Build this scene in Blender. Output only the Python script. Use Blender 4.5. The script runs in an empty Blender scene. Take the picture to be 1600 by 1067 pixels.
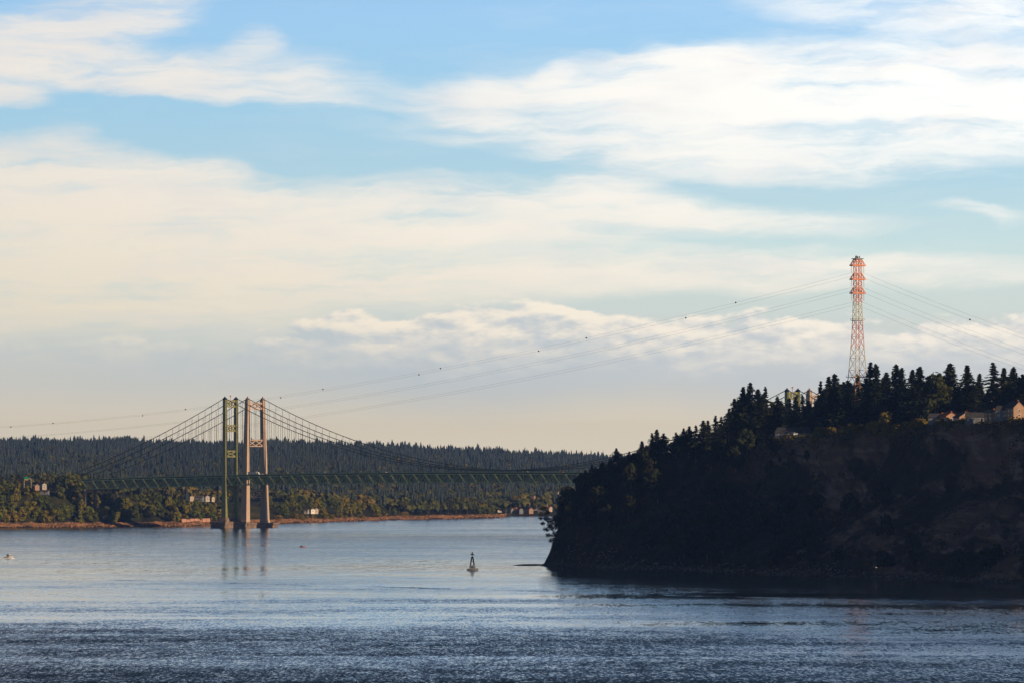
import bpy, bmesh, math, random
import numpy as np
from mathutils import Vector, Matrix
C = bpy.context.scene.collection
SC = bpy.context.scene

# ------------------------------------------------------------------ camera
EYE = 61.5            # metres above the water
F = 8000.0            # focal length in photograph pixels (1600 wide)
HORIZON = 742.0
cam = bpy.data.cameras.new('camera')
cam.lens = 180.0; cam.sensor_width = 36.0
cam.shift_y = (HORIZON - 533.5) / 1600.0
cam.clip_start = 1.0; cam.clip_end = 60000.0
co = bpy.data.objects.new('camera', cam); C.objects.link(co)
co.location = (0, 0, EYE); co.rotation_euler = (math.radians(90), 0, 0)
SC.camera = co

def at(u, v, Y):
    """world point at distance Y that the photograph shows at pixel (u, v)"""
    return Vector(((u - 800.0) / F * Y, Y, EYE + (HORIZON - v) / F * Y))

# ------------------------------------------------------------------ node helper
class S:
    """wraps a socket or a number so node maths can be written as expressions"""
    nt = None
    def __init__(s, v): s.v = v
    @staticmethod
    def m(op, *a, clamp=False):
        n = S.nt.nodes.new('ShaderNodeMath'); n.operation = op; n.use_clamp = clamp
        for i, x in enumerate(a):
            x = x.v if isinstance(x, S) else x
            if isinstance(x, (int, float)): n.inputs[i].default_value = x
            else: S.nt.links.new(x, n.inputs[i])
        return S(n.outputs[0])
    def __add__(s, o): return S.m('ADD', s, o)
    __radd__ = __add__
    def __sub__(s, o): return S.m('SUBTRACT', s, o)
    def __rsub__(s, o): return S.m('SUBTRACT', o, s)
    def __mul__(s, o): return S.m('MULTIPLY', s, o)
    __rmul__ = __mul__
    def __truediv__(s, o): return S.m('DIVIDE', s, o)
    def clamp(s): return S.m('ADD', s, 0.0, clamp=True)

def node(kind, **kw):
    n = S.nt.nodes.new(kind)
    for k, v in kw.items(): setattr(n, k, v)
    return n
def put(sock, v):
    v = v.v if isinstance(v, S) else v
    if isinstance(v, bpy.types.NodeSocket): S.nt.links.new(v, sock)
    elif isinstance(v, tuple) and len(v) == 3 and len(sock.default_value) == 4: sock.default_value = (*v, 1)
    else: sock.default_value = v
def xyz(x, y, z=0.0):
    n = node('ShaderNodeCombineXYZ')
    for i, q in enumerate((x, y, z)): put(n.inputs[i], q)
    return S(n.outputs[0])
def sepxyz(v):
    n = node('ShaderNodeSeparateXYZ'); put(n.inputs[0], v)
    return [S(o) for o in n.outputs]
def noise(vec, scale=1.0, detail=2.0, rough=0.5, col=False, dist=0.0, dim='3D'):
    n = node('ShaderNodeTexNoise', noise_dimensions=dim)
    put(n.inputs['Vector'], vec); put(n.inputs['Scale'], scale); put(n.inputs['Detail'], detail)
    put(n.inputs['Roughness'], rough); put(n.inputs['Distortion'], dist)
    return S(n.outputs['Color' if col else 0])
def sstep(x, a, b, lo=0.0, hi=1.0):
    n = node('ShaderNodeMapRange', interpolation_type='SMOOTHSTEP')
    put(n.inputs[0], x); n.inputs[1].default_value = a; n.inputs[2].default_value = b
    n.inputs[3].default_value = lo; n.inputs[4].default_value = hi
    return S(n.outputs[0])
def mixc(f, a, b, mode='MIX'):
    n = node('ShaderNodeMix', data_type='RGBA', blend_type=mode)
    put(n.inputs[0], f); put(n.inputs[6], a); put(n.inputs[7], b)
    return S(n.outputs[2])
def ramp(f, stops, mode='LINEAR'):
    n = node('ShaderNodeValToRGB'); put(n.inputs[0], f)
    e = n.color_ramp.elements; n.color_ramp.interpolation = mode
    while len(e) < len(stops): e.new(0.5)
    for k, (p, c) in zip(e, stops):
        k.position = p; k.color = (*c, 1) if len(c) == 3 else c
    return S(n.outputs[0])
def lin(r, g, b):
    f = lambda c: (c / 255 / 12.92) if c / 255 <= .04045 else ((c / 255 + .055) / 1.055) ** 2.4
    return (f(r), f(g), f(b))

# ------------------------------------------------------------------ light
SUN_AZ = math.radians(-43.5)      # measured from +X towards +Y
SUN_EL = math.radians(16.0)
sd = Vector((math.cos(SUN_AZ) * math.cos(SUN_EL), math.sin(SUN_AZ) * math.cos(SUN_EL), math.sin(SUN_EL)))
sun = bpy.data.lights.new('sun', 'SUN'); sun.energy = 5.0; sun.angle = math.radians(0.5)
sun.color = (1.0, 0.72, 0.44)
so = bpy.data.objects.new('sun', sun); C.objects.link(so)
so.rotation_euler = sd.to_track_quat('Z', 'Y').to_euler(); so.location = (3000, -500, 1500)
SC.view_settings.view_transform = 'Standard'; SC.view_settings.look = 'None'
SC.view_settings.exposure = 0.0; SC.view_settings.gamma = 1.0

# ------------------------------------------------------------------ sky
w = bpy.data.worlds.new('World'); SC.world = w; w.use_nodes = True
nt = w.node_tree; nt.nodes.clear(); S.nt = nt
sky = node('ShaderNodeTexSky', sky_type='NISHITA', sun_disc=False)
sky.sun_elevation = SUN_EL; sky.sun_rotation = math.pi / 2 - SUN_AZ
sky.air_density = 1.0; sky.dust_density = 0.4; sky.ozone_density = 2.0
tc = node('ShaderNodeTexCoord')
dx, dy, dz = sepxyz(tc.outputs['Generated'])
R2D = 139.6    # hundreds of ... radians -> degrees-like units used below (1 unit = 100 photograph pixels)
U = S.m('ARCTAN2', dx, dy) * 80.0 + 8.0             # azimuth
V = 7.42 - S.m('ARCSINE', dz) * 80.0                # elevation, downwards
# large and small warps of the cloud field
W1 = noise(xyz(U * 0.22, V * 0.55, 3.1), 1.0, 3, 0.55, col=True)
w1x, w1y, w1z = sepxyz(W1)
W2 = noise(xyz(U * 0.8, V * 2.2, 9.7), 1.0, 4, 0.6, col=True)
w2x, w2y, w2z = sepxyz(W2)
UW = U + (w1x - 0.5) * 2.2 + (w2x - 0.5) * 0.8
VW = V + (w1y - 0.5) * 0.75 + (w2y - 0.5) * 0.32
PW = xyz(UW, VW)
def blob(cx, cy, rx, ry, ang, wgt, soft=0.75):
    m = node('ShaderNodeMapping', vector_type='TEXTURE')
    put(m.inputs['Vector'], PW)
    m.inputs['Location'].default_value = (cx / 100, cy / 100, 0)
    m.inputs['Rotation'].default_value = (0, 0, math.radians(ang))
    m.inputs['Scale'].default_value = (rx / 100, ry / 100, 1)
    l = node('ShaderNodeVectorMath', operation='LENGTH'); put(l.inputs[0], m.outputs[0])
    return sstep(S(l.outputs['Value']), 1 + soft * .5, 1 - soft, 0.0, wgt)
CIRRUS = [
 # top left bank and its streamers
 (70, 75, 190, 62, -8, 1.5, .9), (250, 20, 90, 30, -12, .7, .9), (180, 118, 230, 26, 3, 1.0, .8),
 (350, 115, 200, 30, 5, .9, .9), (390, 72, 45, 26, 0, .6, .9), (320, 148, 260, 12, 4, 1.0, .9), (500, 130, 120, 40, 4, .5, .9),
 (10, 155, 62, 18, 0, 1.1, .8),
 # left bank
 (110, 300, 330, 72, 6, 2.2, .75), (300, 268, 115, 16, 6, 1.3, .8), (110, 215, 60, 22, 0, .35, .9),
 (60, 420, 620, 90, 0, 2.0, .9), (480, 380, 420, 70, 4, 1.1, .9),
 # middle bank
 (760, 325, 320, 42, 2, 1.6, .8), (950, 300, 110, 36, 10, 1.1, .8), (1120, 345, 260, 24, 4, 1.0, .9),
 (760, 368, 330, 18, 2, .8, .9),
 # right bank
 (1330, 165, 520, 88, 2, 2.6, .7), (1150, 100, 200, 16, 4, 1.4, .9), (1520, 100, 260, 30, 0, 1.5, .9), (880, 140, 190, 20, 5, 1.1, .9),
 (715, 152, 95, 26, 0, 1.1, .8), (838, 112, 34, 20, 0, .8, .9), (740, 185, 140, 16, 8, 1.2, .9), (960, 225, 330, 26, 4, 1.2, .9), (1180, 262, 330, 22, 3, 1.2, .9),
 (1480, 25, 260, 42, 4, 1.6, .9), (1560, 345, 90, 12, 6, .7, .9),
 # low veil
 (1290, 420, 420, 26, 2, 1.2, .9), (800, 430, 500, 30, 0, 1.0, .9),
 # the rest of the sky, out of the photograph
 (400, -90, 700, 50, 2, .8, .9), (2400, 100, 500, 130, 8, 1.5, .9), (-900, -50, 600, 120, -6, 1.2, .9), (1900, -500, 900, 90, -8, 1.0, .9), (-300, -900, 1200, 160, 8, .7, .9),
]
dens = None
for b in CIRRUS:
    q = blob(*b); dens = q if dens is None else dens + q
streak = noise(xyz(UW * 0.42 + VW * 0.25, VW * 2.6, 1.3), 1.0, 5, 0.6)
streak2 = noise(xyz(UW * 0.22 - VW * 0.12, VW * 5.5, 7.3), 1.0, 4, 0.6)
dens = dens * (sstep(streak, 0.30, 0.66) * 1.1 + 0.25) * (sstep(streak2, 0.3, 0.7) * 0.4 + 0.75)
dens = dens + (streak - 0.5) * 0.25
cir = 1.0 - S.m('EXPONENT', S.m('MAXIMUM', dens, 0.0) * -1.25)
# clear air, by height above the horizon (V = 7.42 at the horizon)
elev = (7.42 - V) / 30.0
e_ = lambda v: (7.42 - v / 100) / 30.0
air = ramp(elev, [(0.0, lin(252, 236, 208)), (e_(660), lin(244, 230, 203)), (e_(610), lin(226, 219, 203)), (e_(560), lin(211, 213, 206)), (e_(460), lin(206, 218, 213)),
                  (e_(390), lin(200, 222, 222)), (e_(280), lin(178, 211, 225)), (e_(160), lin(163, 206, 231)), (e_(20), lin(158, 202, 238)), (0.36, lin(108, 144, 184)), (0.5, lin(66, 92, 128)), (1.0, lin(22, 38, 70))])
nish = mixc(1.0, sky.outputs[0], (0.022, 0.022, 0.022), 'MULTIPLY')
basec = mixc(sstep(elev, 0.45, 1.1), air, nish)
# cloud colour: whiter and brighter towards the sun side, creamier low down
side = sstep(U, -2.0, 17.0)
ccol = mixc(side, lin(245, 235, 223), lin(259, 257, 251))
low = sstep(V, 1.5, 5.2)
ccol = mixc(low, ccol, mixc(side, lin(242, 228, 204), lin(252, 242, 228)))
shade = noise(xyz(U * 0.5, V * 1.6, 20.0), 1.0, 3, 0.5)
ccol = mixc(sstep(shade, 0.45, 0.8) * 0.35, ccol, lin(222, 218, 220))
skyc = mixc(cir * 0.97, basec, ccol)
# low cumulus band: a puffy lit rim over a blue-grey underside
P3 = xyz(U * 1.3, V * 1.9, 0.0)
def puff(v3): return noise(v3, 1.0, 7, 0.56)
def cum(du, dv):
    Uo, Vo = U + du, V + dv
    n1 = puff(xyz(Uo * 0.80, Vo * 1.9, 0.6))
    # edge height of the band along the azimuth
    ed = ramp(Uo / 20.0, [(0.0, (.530,)*3), (.05, (.540,)*3), (.105, (.515,)*3), (.15, (.535,)*3), (.20, (.520,)*3), (.245, (.505,)*3), (.262, (.478,)*3),
                          (.36, (.474,)*3), (.45, (.476,)*3), (.55, (.484,)*3), (.62, (.486,)*3), (.68, (.492,)*3), (.80, (.50,)*3), (1.0, (.50,)*3)])
    edge = sepxyz(ed)[0] * 10.0
    return (Vo - edge) * 1.25 + (n1 - 0.5) * 1.9
c0 = cum(0.0, 0.0)
c1 = cum(0.10, -0.10)
mask = sstep(c0, 0.0, 0.22)
light = sstep(c0 - c1, -0.14, 0.34)
depth = sstep(V + (w2x - 0.5) * 1.3 - U * 0.012, 4.95, 5.85)       # fades into the smooth underside
lit = mixc(side, lin(253, 238, 214), lin(255, 245, 229))
under = mixc(side, lin(184, 203, 210), lin(203, 213, 219))
under = mixc(sstep(noise(xyz(U * 0.35, V * 2.0, 31.0), 1.0, 3, 0.5), 0.4, 0.75) * 0.35, under, lin(203, 209, 206))
bodyc = mixc(light * (1.0 - depth), mixc(0.5, under, lin(205, 205, 205)), lit)
leftfade = sstep(U, 0.0, 6.5, 0.28, 1.0)
fade_low = sstep(V + (w1y - 0.5) * 0.9 - U * 0.0, 5.75, 6.75, 1.0, 0.0)
fade_far = sstep(V, 6.2, 6.75, 1.0, 0.0)
skyc = mixc(mask * leftfade * fade_low * 0.95, skyc, bodyc)
hi = sstep(elev, 0.5, 0.2)
gain = sstep(U, -4.0, 18.0, 1.03, 1.12)
skyc = mixc(1.0, skyc, xyz(gain * 10.0, gain * 10.0, gain * 10.0), 'MULTIPLY')
bg = node('ShaderNodeBackground'); put(bg.inputs[0], skyc); bg.inputs[1].default_value = 0.1
wo = node('ShaderNodeOutputWorld'); nt.links.new(bg.outputs[0], wo.inputs[0])

# ------------------------------------------------------------------ materials
def material(name, build):
    m = bpy.data.materials.new(name); m.use_nodes = True
    S.nt = m.node_tree; S.nt.nodes.clear()
    out = node('ShaderNodeOutputMaterial'); p = node('ShaderNodeBsdfPrincipled')
    S.nt.links.new(p.outputs[0], out.inputs[0]); build(p, out)
    return m
def geo_pos():
    return node('ShaderNodeNewGeometry').outputs['Position']
def obj_rand():
    return S(node('ShaderNodeObjectInfo').outputs['Random'])
def obj_pos():
    return node('ShaderNodeTexCoord').outputs['Object']
def plain(name, a, b=None, scale=0.3, rough=0.7, metal=0.0, spec=0.3):
    b = b or tuple(c * 0.7 for c in a)
    def f(p, out):
        n = noise(obj_pos(), scale, 4, 0.6)
        put(p.inputs['Base Color'], mixc(sstep(n, 0.35, 0.65), b, a))
        p.inputs['Roughness'].default_value = rough; p.inputs['Metallic'].default_value = metal
        p.inputs['Specular IOR Level'].default_value = spec
    return material(name, f)
def foliage(name, stops, clump=0.25):
    def f(p, out):
        n = noise(geo_pos(), clump, 3, 0.6)
        c = ramp(n * 0.6 + obj_rand() * 0.55 - 0.08, stops)
        put(p.inputs['Base Color'], c)
        p.inputs['Roughness'].default_value = 0.75; p.inputs['Specular IOR Level'].default_value = 0.12
    return material(name, f)

M = {}
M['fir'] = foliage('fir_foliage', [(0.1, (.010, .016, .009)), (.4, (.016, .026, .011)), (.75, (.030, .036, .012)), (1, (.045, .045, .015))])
M['leaf_dark'] = foliage('shaded_broadleaf', [(0.1, (.014, .020, .009)), (.45, (.024, .030, .010)), (.8, (.036, .031, .012)), (1, (.048, .030, .012))])  # shade put into the leaf colour: tones darkened so sunlit patches stay dim
M['leaf_bank'] = foliage('bank_broadleaf', [(0.1, (.040, .056, .014)), (.4, (.085, .10, .018)), (.7, (.155, .135, .02)), (1, (.24, .14, .024))], 0.12)
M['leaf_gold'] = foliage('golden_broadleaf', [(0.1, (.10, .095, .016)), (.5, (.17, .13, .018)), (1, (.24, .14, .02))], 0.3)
M['fir_far_hazed'] = foliage('haze_tinted_far_fir', [(0.1, (.016, .028, .036)), (.35, (.028, .044, .058)), (.6, (.042, .060, .060)), (.85, (.08, .085, .035))], 0.045)  # blue of the distance haze is partly put into the fir colour
def f_far(p, out):
    n = noise(geo_pos(), 0.012, 4, 0.65)
    put(p.inputs['Base Color'], ramp(n, [(.3, (.035, .045, .016)), (.48, (.07, .08, .022)), (.6, (.13, .11, .025)), (.75, (.20, .13, .03))]))
    p.inputs['Roughness'].default_value = .8; p.inputs['Specular IOR Level'].default_value = .1
M['leaf_far'] = material('far_broadleaf', f_far)
M['bark'] = plain('bark', (.16, .095, .06), (.08, .05, .035), 1.5)
M['green_steel'] = plain('green_painted_steel', (.25, .24, .08), (.17, .18, .065), .4, .5)
M['green_truss'] = plain('dark_green_truss_steel', (.42, .46, .20), (.28, .33, .16), .5, .5)
M['concrete'] = plain('tan_concrete', (.50, .38, .30), (.44, .33, .26), .12, .85)
M['pier'] = plain('stained_pier_concrete', (.28, .20, .15), (.14, .10, .08), .25, .9)
M['cable'] = plain('cable_green', (.05, .065, .035), None, 1, .6)
M['ball'] = plain('ball_red', (.10, .025, .015), None, 1, .5)
M['wire'] = plain('wire', (.12, .11, .10), None, 1, .6)
M['asphalt'] = plain('asphalt', (.05, .05, .05), None, .1, .9)
M['offwhite'] = plain('weathered_off_white', (.42, .39, .35), (.34, .32, .29), .6, .7)
M['rock'] = plain('orange_brown_rock', (.38, .20, .10), (.09, .055, .035), .12, .9)
M['pinkwall'] = plain('pinkish_concrete', (.55, .30, .22), (.42, .22, .16), .3, .9)
M['white'] = plain('white_paint', (.75, .73, .70), (.62, .60, .57), .6, .45)
M['cream'] = plain('cream_siding', (.50, .42, .32), (.42, .35, .27), .6, .7)
M['grey'] = plain('grey_siding', (.17, .18, .21), (.13, .14, .17), .4, .7)
M['tan'] = plain('tan_siding', (.36, .22, .15), (.28, .18, .12), .4, .7)
M['roof'] = plain('dark_shingle', (.07, .07, .08), (.04, .04, .045), 1.5, .85)
M['redroof'] = plain('red_roof', (.30, .10, .05), (.2, .07, .04), 1.5, .85)
M['glass'] = plain('window_glass', (.03, .035, .045), None, 1, .08, 0, .6)
M['black'] = plain('dark_metal', (.008, .007, .006), None, 1, .8, 0, .1)
M['hull'] = plain('blue_grey_hull', (.16, .18, .20), (.12, .13, .15), 1, .4)
M['orange'] = plain('orange_paint', (.60, .17, .05), (.45, .12, .04), 1, .6)
M['signgreen'] = plain('sign_green', (.01, .32, .19), (.01, .27, .16), 1, .6)
M['signyellow'] = plain('sign_yellow', (.75, .35, .02), (.65, .3, .02), 1, .6)
M['shade_paint'] = plain('blue_grey_shade_tone', (.22, .26, .32), (.18, .21, .26), 1, .5)  # boat cabin in shadow: the shade is put into this colour
M['grey_rock'] = plain('grey_rock', (.20, .17, .15), (.08, .07, .06), .3, .9)
M['foam'] = plain('foam', (.85, .84, .82), (.7, .72, .74), 1.5, .8)
M['rubber'] = plain('tyre_rubber', (.02, .02, .02), None, 1, .9)
M['feather'] = plain('white_feather', (.8, .78, .74), None, 1, .9)
M['insulator'] = plain('insulator', (.45, .42, .36), None, 1, .4)
def f_mast(p, out):
    x, y, z = sepxyz(obj_pos())
    h = z / 115.0
    c = ramp(h, [(0, (.34, .19, .14)), (.40, (.34, .19, .14)), (.41, (.42, .40, .32)), (.535, (.42, .40, .32)), (.545, (.46, .17, .11)), (.69, (.46, .17, .11)), (.70, (.52, .52, .42)), (.79, (.52, .52, .42)), (.80, (.55, .16, .06)), (1, (.55, .16, .06))])
    put(p.inputs['Base Color'], c); p.inputs['Roughness'].default_value = .55
M['mast'] = material('banded_mast_paint', f_mast)

def f_bluff(p, out):
    g = node('ShaderNodeNewGeometry'); x, y, z = sepxyz(g.outputs['Position'])
    # strata: thin sub-horizontal beds in the bare clay, broken by noise
    n1 = noise(xyz(x * .02 + z * .022, y * .012, z * .012), 1.0, 5, .62)
    rill = noise(xyz(x * .09 + z * .07, y * .05, z * .015), 1.0, 5, .65)
    st = noise(xyz(x * .01, y * .01, z * .22 + n1 * 5.0), 1.0, 4, .6) * .45 + rill * .55
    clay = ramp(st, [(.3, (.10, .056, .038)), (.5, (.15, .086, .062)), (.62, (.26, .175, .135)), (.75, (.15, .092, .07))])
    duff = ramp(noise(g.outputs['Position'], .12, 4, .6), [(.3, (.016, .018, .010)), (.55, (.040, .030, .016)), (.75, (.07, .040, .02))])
    nx, ny, nz = sepxyz(g.outputs['True Normal'])
    bare = sstep(n1 * .7 + rill * .3, .47, .56) * sstep(nz, .96, .86) * sstep(x + n1 * 60, 175, 235)
    c = mixc(bare, duff, clay)
    sand = sstep(z, 3.2, 1.6)
    c = mixc(sand * sstep(n1, .35, .6), c, (.07, .052, .042))
    put(p.inputs['Base Color'], c); p.inputs['Roughness'].default_value = .95; p.inputs['Specular IOR Level'].default_value = .1
M['bluff'] = material('bluff_ground', f_bluff)
def f_land(p, out):
    g = node('ShaderNodeNewGeometry'); x, y, z = sepxyz(g.outputs['Position'])
    n = noise(xyz(x * .02, y * .008, z * .1), 1, 5, .65)
    c = ramp(n, [(.3, (.020, .026, .012)), (.55, (.040, .042, .016)), (.7, (.09, .065, .025))])
    n2 = noise(xyz(x * .08, y * .02, z * .3), 1, 5, .65)
    shore = ramp(n2, [(.38, (.05, .035, .02)), (.5, (.24, .12, .06)), (.68, (.42, .24, .12))])
    c = mixc(sstep(z + (n2 - .5) * 4.0, 5.6, 3.4) * sstep(y, 7620, 7440), c, shore)
    c = mixc(sstep(z + (n2 - .5) * 1.5, 2.4, 1.2), c, (.04, .028, .022))
    put(p.inputs['Base Color'], c); p.inputs['Roughness'].default_value = .95; p.inputs['Specular IOR Level'].default_value = .1
M['land'] = material('far_land', f_land)

def f_water(p, out):
    g = node('ShaderNodeNewGeometry'); x, y, z = sepxyz(g.outputs['Position'])
    # wind patches: how steep the ripples are (a real property of the surface)
    pn = noise(xyz(x * .0022 + 3.0, y * .0016, 0), 1, 4, .55, dist=.6)
    pn2 = noise(xyz(x * .006 + y * .002, y * .010, 5.0), 1, 5, .65, dist=.8)
    rips = sstep(pn * .45 + pn2 * .55, .36, .64)
    yy = y + (noise(xyz(x * .0018, y * .0045, 15.0), 1, 5, .62) - .5) * 2600.0
    near = sstep(yy, 3700.0, 900.0)
    strk = sstep(noise(xyz(x * .0016, y * .013, 19.0), 1, 5, .6, dist=.4), .40, .60)
    slick = sstep(yy, 1800.0, 2500.0) * sstep(yy, 4200.0, 3100.0)
    big = sstep(noise(xyz(x * .0035 + 1.0, y * .0050, 11.0), 1, 3, .6, dist=.5), .40, .62)
    amp = 0.031 + rips * 0.075 * (1.0 - slick * .6) + near * (0.035 + 0.06 * big + 0.045 * strk) - slick * 0.020
    # tide line and boat wakes across the channel
    wob = (noise(xyz(x * .01, 0, 2.0), 1, 3, .6) - .5) * 60.0
    def wake(x0, y0, x1, y1, wd, lo, hi_):
        k = (y1 - y0) / (x1 - x0)
        d = S.m('ABSOLUTE', y - (x * k + (y0 - k * x0)) - wob)
        return sstep(d, wd, wd * .25) * sstep(x, lo - 25, lo + 10) * sstep(x, hi_ + 60, hi_)
    wk = wake(-235.0, 3010.0, 243.0, 2435.0, 22.0, -235.0, 400.0)
    broken = sstep(noise(xyz(x * .03, y * .004, 8.0), 1, 3, .6), .42, .58)
    amp = amp + sstep(y, 3300.0, 5200.0) * .042 + wk * broken * 0.09
    a = noise(xyz(x * 1.0, y * .15, 0), 1, 3, .65, col=True); ax, ay, az = sepxyz(a)
    b = noise(xyz(x * .12 + 7.0, y * .035, 0), 1, 2, .6, col=True); bx, by, bz = sepxyz(b)
    c3 = noise(xyz(x * 3.1, y * 1.3, 0), 1, 2, .6, col=True); cx, cy, cz = sepxyz(c3)
    sx = (ax - .5) * 2.6 + (bx - .5) * 1.8 + (cx - .5) * 2.0
    sy = (ay - .5) * 3.0 + (by - .5) * 1.0 + (cy - .5) * 2.0
    nv = xyz(sx * amp, sy * amp - amp * (0.25 + near * 0.55), 1.0)
    nn = node('ShaderNodeVectorMath', operation='NORMALIZE'); put(nn.inputs[0], nv)
    S.nt.links.new(nn.outputs[0], p.inputs['Normal'])
    put(p.inputs['Base Color'], (.005, .014, .022)); put(p.inputs['Roughness'], 0.05 + rips * 0.07)
    p.inputs['IOR'].default_value = 1.33
M['water'] = material('sea_water', f_water)

# ------------------------------------------------------------------ mesh helpers
class MB:
    def __init__(s): s.v = []; s.f = []
    def add(s, vs, fs):
        k = len(s.v); s.v += [tuple(q) for q in vs]; s.f += [tuple(i + k for i in f) for f in fs]; return s
    def box(s, c, d, rz=0.0, taper=1.0):
        x, y, z = d[0] / 2, d[1] / 2, d[2] / 2; cr, sr = math.cos(rz), math.sin(rz); vs = []
        for dz in (-z, z):
            t = taper if dz > 0 else 1.0
            for px, py in ((-x, -y), (x, -y), (x, y), (-x, y)):
                px *= t; py *= t
                vs.append((c[0] + px * cr - py * sr, c[1] + px * sr + py * cr, c[2] + dz))
        return s.add(vs, [(0, 3, 2, 1), (4, 5, 6, 7), (0, 1, 5, 4), (1, 2, 6, 5), (2, 3, 7, 6), (3, 0, 4, 7)])
    def bar(s, p, q, w, h=None, n=4):
        p, q = Vector(p), Vector(q); d = (q - p)
        if d.length < 1e-6: return s
        h = h or w; d.normalize()
        up = Vector((0, 0, 1)) if abs(d.z) < .98 else Vector((0, 1, 0))
        a = d.cross(up).normalized(); b = a.cross(d).normalized(); vs = []
        for e in (p, q):
            for k in range(n):
                t = 2 * math.pi * (k + .5) / n; r = 2 ** .5 if n == 4 else 1
                vs.append(e + a * (w / 2 * r * math.cos(t)) + b * (h / 2 * r * math.sin(t)))
        fs = [tuple(range(n))[::-1], tuple(range(n, 2 * n))] + [(k, (k + 1) % n, (k + 1) % n + n, k + n) for k in range(n)]
        return s.add(vs, fs)
    def path(s, pts, r, n=6):
        for a, b in zip(pts[:-1], pts[1:]): s.bar(a, b, 2 * r, None, n)
        return s
    def loft(s, rings, cap=True):
        n = len(rings[0]); vs = [p for r in rings for p in r]; fs = []
        for j in range(len(rings) - 1):
            for k in range(n):
                fs.append((j * n + k, j * n + (k + 1) % n, (j + 1) * n + (k + 1) % n, (j + 1) * n + k))
        if cap: fs += [tuple(range(n))[::-1], tuple(range((len(rings) - 1) * n, len(rings) * n))]
        return s.add(vs, fs)
    def frustum(s, c0, d0, c1, d1):
        q = lambda c, d: [(c[0] + a * d[0] / 2, c[1] + b * d[1] / 2, c[2]) for a, b in ((-1, -1), (1, -1), (1, 1), (-1, 1))]
        return s.loft([q(c0, d0), q(c1, d1)])
    def ball(s, c, r, n=10, m=7, sz=1.0):
        rings = []
        for j in range(m + 1):
            t = math.pi * (j + .02) / (m + .04)
            rings.append([(c[0] + r * math.sin(t) * math.cos(2 * math.pi * k / n), c[1] + r * math.sin(t) * math.sin(2 * math.pi * k / n), c[2] - r * sz * math.cos(t)) for k in range(n)])
        return s.loft(rings)
    def mesh(s, name, mat, smooth=False):
        me = bpy.data.meshes.new(name); me.from_pydata(s.v, [], s.f); me.materials.append(mat); me.update()
        if smooth: me.polygons.foreach_set('use_smooth', [True] * len(me.polygons))
        return me
    def build(s, name, mat, parent=None, smooth=False):
        o = bpy.data.objects.new(name, s.mesh(name, mat, smooth)); C.objects.link(o)
        if parent is not None: o.parent = parent
        return o
def np_mesh(name, v, quads, mat, smooth=False):
    me = bpy.data.meshes.new(name)
    v = np.asarray(v, dtype=np.float32); quads = np.asarray(quads, dtype=np.int32); k = quads.shape[1]
    me.vertices.add(len(v)); me.vertices.foreach_set('co', v.ravel())
    me.loops.add(quads.size); me.loops.foreach_set('vertex_index', quads.ravel())
    me.polygons.add(len(quads)); me.polygons.foreach_set('loop_start', np.arange(0, quads.size, k, dtype=np.int32))
    me.polygons.foreach_set('loop_total', np.full(len(quads), k, dtype=np.int32))
    me.polygons.foreach_set('use_smooth', np.full(len(quads), smooth))
    me.materials.append(mat); me.update(calc_edges=True); return me
def link(name, me, parent=None):
    o = bpy.data.objects.new(name, me); C.objects.link(o)
    if parent is not None: o.parent = parent
    return o
def tag(o, label, cat=None, group=None, kind=None):
    if label: o['label'] = label
    if cat: o['category'] = cat
    if group: o['group'] = group
    if kind: o['kind'] = kind
    return o
def thing(name, label, cat, loc=(0, 0, 0), rz=0.0, group=None, scale=1.0):
    o = bpy.data.objects.new(name, None); C.objects.link(o); o.location = loc; o.rotation_euler = (0, 0, rz)
    o.scale = (scale,) * 3 if isinstance(scale, (int, float)) else scale
    o.empty_display_size = .5
    return tag(o, label, cat, group)
def copy_tree(o, parent=None):
    c = o.copy(); C.objects.link(c)
    if parent is not None: c.parent = parent
    for ch in o.children: copy_tree(ch, c)
    return c
RNG = np.random.default_rng(7); random.seed(11)
def diamonds(c, a, b):
    n = len(c); v = np.empty((n, 4, 3)); v[:, 0] = c - a; v[:, 1] = c - b; v[:, 2] = c + a; v[:, 3] = c + b
    return v.reshape(-1, 3), np.arange(4 * n).reshape(n, 4)
def unit(v): return v / np.maximum(np.linalg.norm(v, axis=1, keepdims=True), 1e-9)

# ------------------------------------------------------------------ land
def vnoise(x, y, seed=0):
    """smooth value noise for terrain, arrays in"""
    r = np.random.default_rng(seed).random((64, 64))
    xi = np.floor(x).astype(int); yi = np.floor(y).astype(int); fx = x - xi; fy = y - yi
    fx = fx * fx * (3 - 2 * fx); fy = fy * fy * (3 - 2 * fy)
    g = lambda i, j: r[i % 64, j % 64]
    return (g(xi, yi) * (1 - fx) + g(xi + 1, yi) * fx) * (1 - fy) + (g(xi, yi + 1) * (1 - fx) + g(xi + 1, yi + 1) * fx) * fy
def fbm(x, y, seed=0, oct=4):
    s = 0; a = .5
    for k in range(oct): s = s + a * (vnoise(x * 2 ** k, y * 2 ** k, seed + k) - .5) * 2; a *= .5
    return s
ip = lambda x, pts: np.interp(x, [p[0] for p in pts], [p[1] for p in pts])
smooth01 = lambda t: np.clip(t, 0, 1) ** 2 * (3 - 2 * np.clip(t, 0, 1))

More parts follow.
